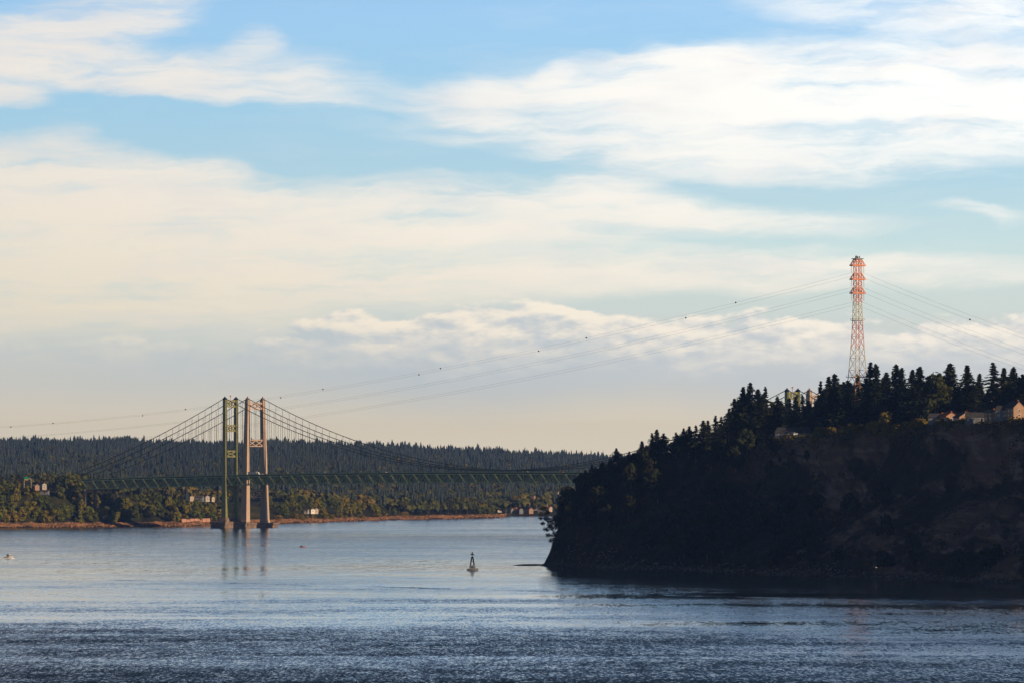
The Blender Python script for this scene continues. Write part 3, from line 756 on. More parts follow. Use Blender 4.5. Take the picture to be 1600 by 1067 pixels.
cf = np.array([(0, 1, 3, 2), (4, 6, 7, 5), (0, 4, 5, 1), (2, 3, 7, 6), (0, 2, 6, 4), (1, 5, 7, 3)])
V_ = cube[None] * RNG.uniform(.3, 1.1, (n, 1, 1)) * RNG.uniform(.6, 1.3, (n, 8, 3)) + np.stack([x_, y_, z_], 1)[:, None]
tag(link('beach_rubble', np_mesh('beach_rubble', V_.reshape(-1, 3), (cf[None] + (np.arange(n) * 8)[:, None, None]).reshape(-1, 4), M['grey_rock'])), 'grey rubble along the foot of the shaded headland', 'rubble', None, 'stuff')
# shore boulders
n = 5200; u = RNG.uniform(-20, 790, n); Y = shoreY(u) + RNG.uniform(2, 46, n) ; z = far_z(u, Y); x = (u - 800) / F * Y; k = z > .2
x, Y, z = x[k], Y[k], z[k]; n = len(x); s = RNG.uniform(.5, 1.7, n)
cube = np.array([(a, b, c) for a in (-1, 1) for b in (-1, 1) for c in (-1, 1)], float) * .6
V_ = cube[None] * s[:, None, None] * RNG.uniform(.6, 1.3, (n, 8, 3)) + np.stack([x, Y, z], 1)[:, None]
cf = np.array([(0, 1, 3, 2), (4, 6, 7, 5), (0, 4, 5, 1), (2, 3, 7, 6), (0, 2, 6, 4), (1, 5, 7, 3)])
tag(link('shore_boulders', np_mesh('shore_boulders', V_.reshape(-1, 3), (cf[None] + (np.arange(n) * 8)[:, None, None]).reshape(-1, 4), M['rock'])), 'orange-brown boulders strewn along the far waterline', 'boulders', None, 'stuff')

# ------------------------------------------------------------------ the twin suspension bridges
BR_A = math.atan2(-.678, .735)      # direction of the decks, towards the near shore
W_END, SPAN, E_END = -246.0, 853.0, 1090.0
deck_z = lambda x: 64.4 - 1.87e-5 * (x - SPAN / 2) ** 2
def leg_box(mb, y0, y1, z0, z1, w0, w1, d0, d1, x=0.0, n=1):
    mb.frustum((x, y0, z0), (w0, d0), (x, y1, z1), (w1, d1))
def xframe(mb, ya, yb, z0, z1, th, rail, x=0.0, cells=2, dia=True):
    """a truss brace between two legs at x: two rails, crossed bars per cell and a ring at the crossing"""
    mb.bar((x, ya, z1 - rail / 2), (x, yb, z1 - rail / 2), th, rail); mb.bar((x, ya, z0 + rail / 2), (x, yb, z0 + rail / 2), th, rail)
    for k in range(cells):
        a = ya + (yb - ya) * k / cells; b = ya + (yb - ya) * (k + 1) / cells
        mb.bar((x, a, z0 + rail), (x, b, z1 - rail), th * .8, rail * .8); mb.bar((x + .05, a, z1 - rail), (x + .05, b, z0 + rail), th * .8, rail * .8)
def tower_green(root, x):
    t = thing('tower', None, None); t.parent = root; t.location = (x, 0, 0)
    for sgn in (-1, 1):
        m = MB(); y = 9.1 * sgn
        m.frustum((0, y * 1.04, 12), (7.2, 3.6), (0, y, 60), (5.6, 3.1)); m.frustum((0, y, 60), (5.6, 3.1), (0, y, 150), (4.2, 2.7))
        for zz in (25, 40, 75, 90, 105, 120, 135): m.box((0, y * (1.02 if zz < 60 else 1), zz), (6.6 - zz * .014, 3.35, .7))
        m.build('tower_leg', M['green_steel'], t)
        c = MB(); c.frustum((0, y, 150), (4.8, 3.2), (0, y, 152.2), (3.4, 2.2)); c.ball((0, y, 152.8), .9); c.build('cable_saddle', M['black'], t)
    for z0, z1 in ((141.0, 149.5), (112.5, 120.5), (82.5, 90.5), (44, 51)):
        m = MB(); xframe(m, -7.7, 7.7, z0, z1, 1.6, 1.5, 0, 1)
        m.loft([[(-.9, 2.6 * math.cos(a), (z0 + z1) / 2 + 2.6 * math.sin(a)) for a in [k * math.pi / 4 for k in range(8)]], [(.9, 2.6 * math.cos(a), (z0 + z1) / 2 + 2.6 * math.sin(a)) for a in [k * math.pi / 4 for k in range(8)]]], False)
        m.build('cross_brace', M['green_steel'], t)
    m = MB()
    for z0, z1 in ((14, 27), (28, 42)): xframe(m, -7.4, 7.4, z0, z1, 1.8, 1.6, 0, 1)
    m.build('cross_brace', M['green_steel'], t)
    m = MB(); m.bar((0, 0, 149.5), (0, 0, 153.5), .5, None, 6); m.ball((0, 0, 154.2), 1.0, 8, 5); m.build('beacon', M['orange'], t)
    m = MB(); m.frustum((0, 0, -6), (24, 40), (0, 0, 4.6), (24, 40)); m.box((0, 0, 5.9), (26, 42, 2.6))
    for sgn in (-1, 1): m.frustum((0, 9.4 * sgn, 5.8), (13, 9), (0, 9.4 * sgn, 12), (9.6, 6.2))
    for k in range(14):
        for sy in (-1, 1): m.box((-11 + k * 1.7, sy * 20.1, 2.0), (.7, .7, 4.4))
    m.build('pier', M['pier'], t)
    return t
def tower_concrete(root, x):
    t = thing('tower', None, None); t.parent = root; t.location = (x, 0, 0)
    yl = lambda z: 16.2 - (z - 5) / 145 * 3.8
    for sgn in (-1, 1):
        m = MB()
        for z0, z1, a0, a1, b0, b1 in ((5, 9, 11.5, 9.6, 7.4, 6.0), (9, 64, 9.6, 7.2, 6.0, 4.9), (64, 150, 7.2, 5.0, 4.9, 4.1)):
            m.frustum((0, sgn * yl(z0), z0), (a0, b0), (0, sgn * yl(z1), z1), (a1, b1))
        m.build('tower_leg', M['concrete'], t)
        c = MB(); c.frustum((0, sgn * 12.4, 150), (4.4, 3.6), (0, sgn * 12.4, 152.4), (3.0, 2.2)); c.ball((0, sgn * 12.4, 153.2), .9); c.build('cable_saddle', M['pier'], t)
    for z0, z1 in ((139, 147), (95, 103.5), (35, 44.5)):
        m = MB(); y = yl((z0 + z1) / 2) - 2.3; xframe(m, -y, y, z0, z1, 2.6, 1.25, 0, 2)
        m.build('cross_brace', M['concrete'], t)
    m = MB(); m.frustum((0, 0, -6), (25, 48), (0, 0, 3.6), (25, 48)); m.box((0, 0, 4.6), (28, 50, 2.2))
    for k in range(15):
        for sy in (-1, 1): m.box((-12 + k * 1.7, sy * 25.1, 1.2), (.7, .7, 3.2))
    m.build('pier', M['pier'], t)
    return t
def bridge(name, label, yoff, ycab, hw, depth, towerf, mt):
    wx = -330 + .678 * yoff; wy = 6000 + .735 * yoff
    root = thing(name, label, 'suspension bridge', (wx, wy, 0), BR_A)
    towerf(root, 0.0); towerf(root, SPAN)
    P = 8.9; nP = int((E_END - W_END) / P); X = [W_END + P * k for k in range(nP + 1)]
    for sgn in (-1, 1):
        m = MB(); y = hw * sgn
        for k in range(nP):
            a, b = X[k], X[k + 1]; za, zb = deck_z(a) - 1.6, deck_z(b) - 1.6
            m.bar((a, y, za), (b, y, zb), .9, 1.1); m.bar((a, y, za - depth), (b, y, zb - depth), .9, 1.0)
            m.bar((a, y, za), (a, y, za - depth), .6)
            if k % 2: m.bar((a, y + .02, za - depth), (b, y + .02, zb), 1.0)
            else: m.bar((a, y + .02, za), (b, y + .02, zb - depth), 1.35)
        m.build('stiffening_truss', M['green_truss'], root)
    m = MB()
    for k in range(nP + 1):
        z = deck_z(X[k]) - 1.6
        m.bar((X[k], -hw, z - 1.2), (X[k], hw, z - 1.2), .6, 2.2); m.bar((X[k], -hw, z - depth), (X[k], hw, z - depth), .4, .6)
        if k < nP:
            m.bar((X[k], -hw * (1 if k % 2 else -1), z - depth), (X[k + 1], hw * (1 if k % 2 else -1), z - depth), .35)
            m.bar((X[k], 0, z - 2), (X[k], hw * .9, z - depth), .35); m.bar((X[k], 0, z - 2), (X[k], -hw * .9, z - depth), .35)
    m.build('floor_beams', M['green_truss'], root)
    m = MB()
    for k in range(nP): 
        a, b = X[k], X[k + 1]; za, zb = deck_z(a), deck_z(b)
        m.loft([[(a, -hw + .6, za - 1.0), (a, hw - .6, za - 1.0), (a, hw - .6, za), (a, -hw + .6, za)], [(b, -hw + .6, zb - 1.0), (b, hw - .6, zb - 1.0), (b, hw - .6, zb), (b, -hw + .6, zb)]], False)
    m.build('roadway', M['asphalt'], root)
    for sgn in (-1, 1):
        m = MB(); y = (hw - .3) * sgn
        for k in range(nP):
            a, b = X[k], X[k + 1]; za, zb = deck_z(a), deck_z(b)
            m.bar((a, y, za + .35), (b, y, zb + .35), .25, .7); m.bar((a, y, za + 1.2), (b, y, zb + 1.2), .18)
            for q in range(3): m.bar((a + q * P / 3, y, za), (a + q * P / 3, y, za + 1.2), .18)
        m.build('railing', M['green_truss'], root)
    zt = 151.8
    def cz(x):
        if 0 <= x <= SPAN: q = (x - SPAN / 2) / (SPAN / 2); return 66.6 + (zt - 66.6) * q * q
        L = 300.0; q = (-x if x < 0 else x - SPAN) / L
        return zt + (54.0 - zt) * q - 13.0 * 4 * q * (1 - q) * .55
    sus = []
    for sgn in (-1, 1):
        pts = [(x, ycab * sgn, cz(x)) for x in np.arange(W_END - 20, E_END + 1, 8.5)]
        pts = [(x, ycab * sgn, cz(x)) for x in sorted(set(list(np.arange(W_END - 20, E_END + 20, 8.5)) + [0.0, SPAN]))]
        MB().path(pts, .42, 6).build('main_cable', M['cable'], root)
        for k in range(1, 77):
            x = SPAN * k / 77; sus.append((x, ycab * sgn, deck_z(x), cz(x)))
        for k in range(1, 22):
            for x in (-11.1 * k, SPAN + 11.1 * k):
                if cz(x) > deck_z(x) + 2: sus.append((x, ycab * sgn, deck_z(x), cz(x)))
    sus.sort(key=lambda q: -(q[3] - q[2]) + (500 if q[0] > 640 else 0))
    for x, y, z0, z1 in sus[:100]:
        MB().bar((x, y, z0 - 1.0), (x, y, z1), .24, None, 4).build('suspender', M['cable'], root)
    m = MB()
    for x, y, z0, z1 in sus[100:]: m.bar((x, y, z0 - 1.0), (x, y, z1), .24, None, 4)
    tag(m.build('suspender', M['cable'], root), None, None, None, 'stuff')
    return root
gb = bridge('suspension_bridge', 'green steel suspension bridge with its latticed towers, nearer of the twin bridges', 0.0, 9.1, 9.1, 9.6, tower_green, None)
cb = bridge('suspension_bridge', 'suspension bridge with pale tan concrete towers, behind the green one', 40.5, 12.4, 12.0, 7.6, tower_concrete, None)
def on_deck(yoff, x, y, dz=0.0):
    c, s = math.cos(BR_A), math.sin(BR_A); Y = yoff + y
    return (-330 + c * x - s * Y, 6000 + s * x + c * Y, deck_z(x) + dz)
def car(label, pos, paint, group='cars crossing the bridges'):
    r = thing('car', label, 'car', pos, BR_A, group)
    b = MB(); prof = [(-2.2, .35), (2.2, .35), (2.25, .85), (1.2, 1.0), (.5, 1.5), (-1.2, 1.5), (-2.0, 1.0), (-2.25, .9)]
    b.loft([[(x, y, z) for x, z in prof] for y in (-.9, .9)]); b.build('body', paint, r)
    g = MB(); g.box((-.3, 0, 1.24), (1.6, 1.84, .34)); g.build('window', M['glass'], r)
    for x in (-1.4, 1.4):
        for y in (-.86, .86):
            w_ = MB(); w_.bar((x, y - .1, .33), (x, y + .1, .33), .66, None, 12); w_.build('wheel', M['rubber'], r)
    return r
def truck(label, pos, L=14.0):
    r = thing('truck', label, 'truck', pos, BR_A)
    b = MB(); b.box((0, 0, 2.6), (L, 2.6, 2.9)); b.build('cargo_box', M['white'], r)
    c = MB(); c.loft([[(L / 2 + .5, y, .7), (L / 2 + 4.2, y, .7), (L / 2 + 4.2, y, 1.8), (L / 2 + 2.8, y, 2.1), (L / 2 + 2.4, y, 3.4), (L / 2 + .5, y, 3.7)] for y in (-1.2, 1.2)]); c.build('cab', M['white'], r)
    for x in (-L / 2 + 1.2, -L / 2 + 2.5, L / 2 - .6, L / 2 + 3.2):
        for y in (-1.1, 1.1):
            w_ = MB(); w_.bar((x, y - .15, .5), (x, y + .15, .5), 1.0, None, 12); w_.build('wheel', M['rubber'], r)
    return r
truck('white lorry with a long box crossing between the tower pairs', on_deck(0, 33, 4.5))
car('white car on the deck just right of the pale tower', on_deck(0, 58, -5.0), M['white'])
car('white car on the deck halfway along the visible main span', on_deck(0, 258, -5.0), M['white'])
car('pale car on the deck left of the headland', on_deck(0, 476, -5.0), M['cream'])
car('orange car on the deck where the headland hides the bridge', on_deck(0, 528, -5.0), M['orange'])
car('dark car on the deck left of the halfway white car', on_deck(0, 212, -5.0), M['black'])
# pier under the deck end
r = thing('bridge_pier', 'concrete support under the landward end of the green deck', 'bridge pier', (0, 0, 0))
x, y, z = on_deck(0, W_END + 4, 0); r.location = (x, y, 0); r.rotation_euler = (0, 0, BR_A)
for sgn in (-1, 1): MB().frustum((0, 8 * sgn, 15), (4, 3.4), (0, 8 * sgn, z - 11.4), (3, 2.8)).build('column', M['pier'], r)
MB().box((0, 0, z - 12.6), (4.4, 22, 2.2)).build('cap_beam', M['pier'], r)

# ------------------------------------------------------------------ the power line mast and its cables
MX, MY = 229.5, 3400.0; MZ = ground_head(MX, MY) - 1.0; TOP = 204.5
WD = Vector((-892, 1650, 0)).normalized(); PD = Vector((WD.y, -WD.x, 0))
mast = thing('lattice_mast', 'tall red and white banded lattice mast rising behind the headland firs', 'power line mast', (MX, MY, MZ), math.atan2(PD.y, PD.x))
H = TOP - MZ
def half(z):     # half width of the body by height above ground
    return float(np.interp(z + MZ, [MZ, 122, 134, 146, 158, 178, TOP], [8.2, 5.6, 4.6, 3.7, 3.0, 2.4, 2.3])) * .86
levels = [0, 14, 27, 38, 47, 55, 62, 69, 75, 81, 86, 91, 95.5, 100, 104, 108, H - 2]
levels = [l for l in levels if l < H - 1] + [H]
for sx in (-1, 1):
    for sy in (-1, 1):
        m = MB()
        for a, b in zip(levels[:-1], levels[1:]): m.bar((sx * half(a), sy * half(a), a), (sx * half(b), sy * half(b), b), .36)
        m.build('leg', M['mast'], mast)
m = MB()
for a, b in zip(levels[:-1], levels[1:]):
    ha, hb = half(a), half(b)
    for k in range(4):
        ca = [(-1, -1), (1, -1), (1, 1), (-1, 1)]; p, q = ca[k], ca[(k + 1) % 4]
        m.bar((p[0] * ha, p[1] * ha, a), (q[0] * hb, q[1] * hb, b), .2); m.bar((q[0] * ha, q[1] * ha, a), (p[0] * hb, p[1] * hb, b), .2)
        m.bar((p[0] * hb, p[1] * hb, b), (q[0] * hb, q[1] * hb, b), .2)
m.build('lattice_bracing', M['mast'], mast)
armz = [200.4 - MZ, 191.2 - MZ, 182.0 - MZ]; AW = 4.9
for az_ in armz:
    m = MB(); hb = half(az_)
    for sy in (-1, 1):
        m.bar((-AW, sy * hb, az_), (AW, sy * hb, az_), .5, .9); m.bar((-hb * 1.05, sy * hb, az_ + 3.9), (hb * 1.05, sy * hb, az_ + 3.9), .3)
        for sx in (-1, 1):
            m.bar((sx * AW, sy * hb, az_), (sx * hb, sy * hb, az_ + 3.9), .34); m.bar((sx * (AW + hb) / 2, sy * hb, az_), (sx * hb, sy * hb, az_ + 3.9), .24)
            m.bar((sx * (AW + hb) / 2, sy * hb, az_), (sx * (AW + hb) / 2, sy * hb, az_ + 1.9), .24)
    for sx in (-1, 1): m.bar((sx * AW, -hb, az_), (sx * AW, hb, az_), .5, .9)
    m.build('crossarm', M['mast'], mast)
    for sx in (-1, 1):
        m = MB()
        for k in range(8): m.bar((sx * AW, 0, az_ - .5 - k * .55), (sx * AW, 0, az_ - .85 - k * .55), .42, None, 8)
        m.bar((sx * AW, 0, az_), (sx * AW, 0, az_ - 5.0), .16); m.build('insulator', M['insulator'], mast)
for zz in (164.0, 126.5):
    hb = half(zz - MZ) + 1.0; m = MB(); z = zz - MZ; m.box((0, 0, z), (hb * 2, hb * 2, .35))
    for k in range(4):
        ca = [(-1, -1), (1, -1), (1, 1), (-1, 1)]; p, q = ca[k], ca[(k + 1) % 4]
        m.bar((p[0] * hb, p[1] * hb, z + 1.1), (q[0] * hb, q[1] * hb, z + 1.1), .12); m.bar((p[0] * hb, p[1] * hb, z), (p[0] * hb, p[1] * hb, z + 1.1), .14)
    m.build('platform', M['insulator'], mast)
m = MB(); m.box((0, 0, H + .3), (6, 6, .5))
for k in range(9):
    x, y = random.uniform(-2.8, 2.8), random.uniform(-2.6, 2.6); m.bar((x, y, H), (x, y, H + random.uniform(1.2, 2.6)), .16); m.box((x, y, H + random.uniform(.9, 1.8)), (.6, .5, 1.0))
m.build('antenna_cluster', M['hull'], mast)
def wire_z(t, z0): return z0 - 166.7 * t + 110.2 * t * (t - .3138)
BALLS = {0: [.0796, .192, .3138, .422, .5617, .712, .86], 1: [.1248, .24, .343, .474, .62, .776]}
names = {(0, -1): 'uppermost power cable over the channel, on the near arm end', (0, 1): 'uppermost power cable on the far arm end, second from top',
         (1, -1): 'middle power cable over the channel, near side of the mast', (1, 1): 'middle power cable over the channel, far side of the mast',
         (2, -1): 'lowest pair of power cables over the channel, near one', (2, 1): 'lowest pair of power cables over the channel, far one'}
for i, az_ in enumerate(armz):
    for j, sx in enumerate((-1, 1)):
        p0 = Vector((MX, MY, 0)) + PD * AW * sx; z0 = az_ + MZ - 5.0; z0 = z0 - .6 * i
        def pt(t): return (p0.x - 892 * t, p0.y + 1650 * t, wire_z(t, z0))
        m = MB(); m.path([pt(t) for t in np.linspace(0, 1, 49)], .032, 4)
        def pr(s): return (p0.x - WD.x * s, p0.y - WD.y * s, z0 - .262 * s + .00012 * s * s)
        m.path([pr(s) for s in np.linspace(0, 420, 15)], .032, 4)
        o = m.build('power_cable', M['wire']); tag(o, names[(i, sx)], 'power cable', 'power cables from the lattice mast')
        if i == 0:
            for t in BALLS[j]:
                b = MB(); b.ball((0, 0, 0), .58, 12, 8); bo = b.build('marker_ball', M['ball'], None, True); bo.location = pt(t)
                u_ = 800 + F * pt(t)[0] / pt(t)[1]
                where = 'closest to the mast' if t < .13 else 'in the middle sky' if t < .45 else 'left of the bridge towers' if t < .8 else 'beyond the left edge'
                tag(bo, 'dark warning ball on the %s cable, %s' % ('upper' if j == 0 else 'second', where), 'marker ball', 'warning balls on the upper cables')
    if i == 0:
        b = MB(); b.ball((0, 0, 0), .58, 12, 8); bo = b.build('marker_ball', M['ball'], None, True)
        bo.location = (MX - PD.x * AW - WD.x * 142, MY - PD.y * AW - WD.y * 142, armz[0] + MZ - 5 - .262 * 142 + 2.4)
        tag(bo, 'dark warning ball on the cable right of the mast', 'marker ball', 'warning balls on the upper cables')

# ------------------------------------------------------------------ houses
def house(label, x, y, z, rz, L, Wd, h, wall, roof, group=None, storeys=1, hip=False, chimney=True, name='house', roofh=None):
    r = thing(name, label, 'house', (x, y, z), rz, group); rh = roofh or Wd * .3
    m = MB(); m.box((0, 0, h / 2 - 1.0), (L, Wd, h + 2.0))
    m.add([(-L / 2, -Wd / 2, h), (-L / 2, Wd / 2, h), (-L / 2, 0, h + rh), (L / 2, -Wd / 2, h), (L / 2, Wd / 2, h), (L / 2, 0, h + rh)], [(0, 2, 1), (3, 4, 5)])
    m.build('wall', wall, r)
    m = MB(); o_ = .5; t = .3
    for s_ in (-1, 1):
        e0 = (Wd / 2 + o_) * s_; ez = h - o_ * rh / (Wd / 2)
        m.loft([[(x_, e0, ez + .05), (x_, 0, h + rh + .05), (x_, 0, h + rh + .05 + t), (x_, e0, ez + .05 + t)] for x_ in (-L / 2 - .4, L / 2 + .4)])
    ro = m.build('roof', roof, r)
    if chimney: MB().box((L * .22, Wd * .12, h + rh), (.9, .9, 2.0)).build('chimney', M['redroof'], ro)
    for st in range(storeys):
        zc = 1.5 + st * 2.8
        nW = max(2, int(L / 3.2))
        for k in range(nW):
            xx = -L / 2 + (k + .5) * L / nW
            for sy in (-1, 1):
                f = MB(); f.box((xx, sy * (Wd / 2 + .03), zc), (1.5, .12, 1.3)); wo_ = f.build('window', M['white'], r)
                MB().box((xx, sy * (Wd / 2 + .06), zc), (1.25, .12, 1.05)).build('pane', M['glass'], wo_)
        for sx in (-1, 1):
            f = MB(); f.box((sx * (L / 2 + .03), 0, zc), (.12, 1.5, 1.3)); wo_ = f.build('window', M['white'], r)
            MB().box((sx * (L / 2 + .06), 0, zc), (.12, 1.25, 1.05)).build('pane', M['glass'], wo_)
    MB().box((L * .1, -Wd / 2 - .05, 1.05), (1.0, .1, 2.1)).build('door', M['black'], r)
    return r
def head_spot(u, v):
    s = s_of(u, v); x, y = head_xy(s, v); return float(x), float(y), float(head_z(s, v))
A = math.radians
x, y, z = head_spot(1240, 104); house('large grey shaded house above the wooded slope, behind the small white shed', x, y, z - 2.0, A(-25), 22, 11, 5.6, M['grey'], M['roof'], None, 2)
MB_ = MB(); MB_.box((0, 0, 1.2), (2.6, 1.0, 2.4)); o = MB_.build('garden_shed', M['white']); x, y, z = head_spot(1243, 100); o.location = (x, y - 2, z + .6); tag(o, 'small white shed in front of the grey shaded house', 'shed')
MB().add([(-1.5, -.7, 2.4), (1.5, -.7, 2.4), (1.5, .7, 2.4), (-1.5, .7, 2.4), (-1.5, 0, 3.1), (1.5, 0, 3.1)], [(0, 1, 5, 4), (2, 3, 4, 5), (1, 2, 5), (3, 0, 4), (3, 2, 1, 0)]).build('roof', M['hull'], o)
x, y, z = head_spot(1214, 98); house('low dark annex left of the grey shaded house', x, y, z - 1, A(-30), 9, 6, 3, M['grey'], M['roof'])
x, y, z = head_spot(1363, 113); house('small tan hut between bare fir trunks on the rim', x, y, z, A(-60), 4.2, 3.4, 2.6, M['tan'], M['roof'], None, 1, False, False, 'hut')
x, y, z = head_spot(1466, 106); house('pale bungalow half hidden by trunks, leftmost of the rim houses', x, y, z + 1.5, A(-20), 11, 7, 3.2, M['grey'], M['roof'])
x, y, z = head_spot(1482, 108); house('small house with orange lit roof gable behind bare trunks', x, y, z + 1.5, A(-68), 9, 7.5, 3.4, M['tan'], M['redroof'])
x, y, z = head_spot(1504, 108); house('wide gabled brown house between two fir trunks on the rim', x, y, z + 1.5, A(-72), 10, 8.5, 3.4, M['tan'], M['roof'])
x, y, z = head_spot(1531, 109); house('long low grey bungalow with a row of windows on the rim', x, y, z + 1.5, A(-12), 17, 8, 3.3, M['grey'], M['roof'])
x, y, z = head_spot(1549, 107); house('narrow house with a bright orange lit gable end', x, y, z + 1.5, A(-62), 8, 5, 5.0, M['tan'], M['roof'], None, 2)
x, y, z = head_spot(1572, 109); house('bluish house with a glazed front below a small lit gable', x, y, z + 1.5, A(-20), 11, 8, 4.8, M['grey'], M['roof'], None, 2)
x, y, z = head_spot(1585, 111); house('tallest house, large lit gable near the right edge', x, y, z + 1.5, A(-64), 11, 8, 6.2, M['tan'], M['roof'], None, 2, False, True, 'house', 3.6)
def far_spot(u, d):
    Y = float(shoreY(u)) + d; return (u - 800) / F * Y, Y, float(far_z(u, Y))
FH = [(486, 58, 14, 8, 5, 'white', 'white gabled villa in the clearing right of the pale tower', -58), (479, 66, 8, 6, 4, 'white', 'small white outbuilding left of the white gabled villa', -20),
      (493, 62, 10, 7, 6, 'cream', 'cream house with dark windows right of the white gabled villa', -65),
      (299, 150, 8, 7, 6, 'cream', 'tall narrow cream house under the side span', -70), (312, 160, 14, 8, 5, 'grey', 'grey roofed house under the side span, middle one', -20),
      (322, 150, 12, 8, 6, 'white', 'white house under the side span nearest the green tower', -60), (330, 165, 10, 7, 5, 'cream', 'cream house tucked behind the green tower leg', -40),
      (56, 110, 12, 8, 5, 'tan', 'tan house at the tree edge below the road sign', -62), (67, 130, 12, 8, 7, 'white', 'white house right of the road sign', -58), (70, 108, 14, 7, 3, 'grey', 'low grey building below the white house near the road sign', -15)]
for u, d, L, Wd, h, mt_, lab, rz in FH:
    x, y, z = far_spot(u, d); dz = 0
    if u < 100: z = max(z, at(0, 763 if u != 70 else 770, y).z)
    if 290 < u < 340: z = max(z, at(0, 781, y).z)
    if u > 450: z = max(z, at(0, 800, y).z)
    house(lab, x, y, z, A(rz), L * .72, Wd * .72, h * .72, M['offwhite' if mt_ == 'white' and u != 486 else mt_], M['roof'], 'houses on the far bank', 2 if h > 4.5 else 1)
TOWN = [(778, 800, 'white', 'white house at the left end of the waterfront town'), (783, 794, 'grey', 'grey house above the left end of the town'), (775, 792, 'white', 'white house behind the point at the left of the town'),
        (789, 790, 'white', 'white gable high at the left of the town'), (791, 799, 'cream', 'bright pale roofed house low left of the red one'), (803, 796, 'redroof', 'rusty red house in the middle of the town'),
        (803, 786, 'tan', 'orange lit house above the red one'), (797, 802, 'grey', 'long dark boathouse on the town waterline'), (812, 803, 'grey', 'grey shed on the waterline right of the red house'),
        (821, 788, 'white', 'tall white house alone in the town trees'), (828, 802, 'tan', 'brown house on the waterline in the right half of the town'), (834, 794, 'white', 'white house left of the big cream block'),
        (843, 791, 'cream', 'big cream block above the right of the town'), (840, 797, 'white', 'white house below the big cream block'), (852, 795, 'white', 'white house right of the big cream block, by the leaning tree'), (857, 799, 'cream', 'cream house nearest the leaning tree'),
        (818, 763, 'white', 'pale house high on the slope above the town'), (846, 802, 'grey', 'dark low house on the waterline near the leaning tree')]
for k, (u, v_, mt_, lab) in enumerate(TOWN):
    ys_ = np.arange(float(shoreY(u)) + 30, 8900, 10.0); zz = far_z(np.full_like(ys_, u), ys_); vv = HORIZON - (zz - EYE) / ys_ * F
    i = int(np.argmin(np.abs(vv - v_))); Y = float(ys_[i]); big = 1.5 if 'big' in lab else 1.0
    wallm = M['offwhite' if mt_ == 'white' else mt_]
    house(lab, (u - 800) / F * Y, Y, float(zz[i]) + 1.5, A([-58, -20, -66, -40][k % 4]), 9.5 * big, 7, 4.6 * big, wallm, M['roof'] if k % 5 else M['redroof'], 'houses of the waterfront town', 2)
for u, v_, mt_, lab in ((90, 716, 'grey', 'faint pale house among the left hill trees'), (121, 742, 'cream', 'faint house low on the hill left of the cables'), (272, 692, 'white', 'white speck of a house high on the hill under the cables'),
                        (447, 737, 'white', 'pale house on the hill just above the deck right of the towers'), (500, 738, 'grey', 'long grey building on the hill above the deck'), (548, 736, 'grey', 'second grey building on the hill above the deck'),
                        (870, 770, 'cream', 'pale house on the far slope right of the town'), (832, 776, 'tan', 'tan house halfway up the far slope above the town')):
    ys_ = np.arange(7600, 12000, 10.0); zz = far_z(np.full_like(ys_, u), ys_); vv = HORIZON - (zz + 14 - EYE) / ys_ * F
    i = int(np.argmin(np.abs(vv - v_))); Y = float(ys_[i])
    house(lab, (u - 800) / F * Y, Y, float(zz[i]) + 12, A(-25), 8 if 'long' not in lab else 22, 6, 3.5, M['offwhite' if mt_ == 'white' else mt_], M['roof'], 'houses on the far hill')
# overhead road sign on the far bank
x, y, z = far_spot(43, 190); z = at(0, 757, y).z
r = thing('overhead_sign', 'green and yellow overhead road sign on a white gantry above the bank', 'road sign', (x, y, z), A(-12))
for sx in (-4.2, 4.6): MB().bar((sx, 0, -4), (sx, 0, 7.6), .35, None, 8).build('post', M['white'], r)
MB().box((.2, 0, 7.4), (9.2, .5, .5)).build('beam', M['white'], r)
MB().box((-1.6, -.4, 8.3), (4.6, .2, 3.0)).build('sign_panel', M['signgreen'], r); MB().box((-1.6, -.42, 6.2), (4.2, .2, 1.1)).build('sign_panel', M['signyellow'], r)
# segmented pinkish wall by the shore
x0, y0, _ = far_spot(284, 34); x1, y1, _ = far_spot(328, 34)
dv = Vector((x1 - x0, y1 - y0, 0))
for k in range(16):
    u_ = random.uniform(560, 785) if k % 2 else random.uniform(10, 330); xx, yy_, zz_ = far_spot(u_, random.uniform(14, 30)); a = random.uniform(-.6, .6); l_ = random.uniform(5, 13)
    tag(MB().bar((-l_ / 2, 0, 0), (l_ / 2, 0, random.uniform(0, 1.6)), .7, None, 7).build('driftwood_log', M['tan']), 'bleached driftwood log lying on the far beach', 'log', 'driftwood on the far beach').matrix_world = Matrix.Translation((xx, yy_, zz_ + .3)) @ Matrix.Rotation(a, 4, 'Z')
r = thing('shore_wall', 'low pinkish segmented wall on the far beach left of the green tower', 'wall', (x0, y0, 6.2), math.atan2(dv.y, dv.x))
Lw = dv.length; nw = 7
for k in range(nw):
    hgt = 2.6 if k != 1 else 1.8
    MB().box((Lw * (k + .5) / nw, 0, hgt / 2 - 1), (Lw / nw * (.86 if k % 3 else .95), 1.2, hgt + 1.6), 0, .97).build('wall_panel', M['pinkwall'], r)

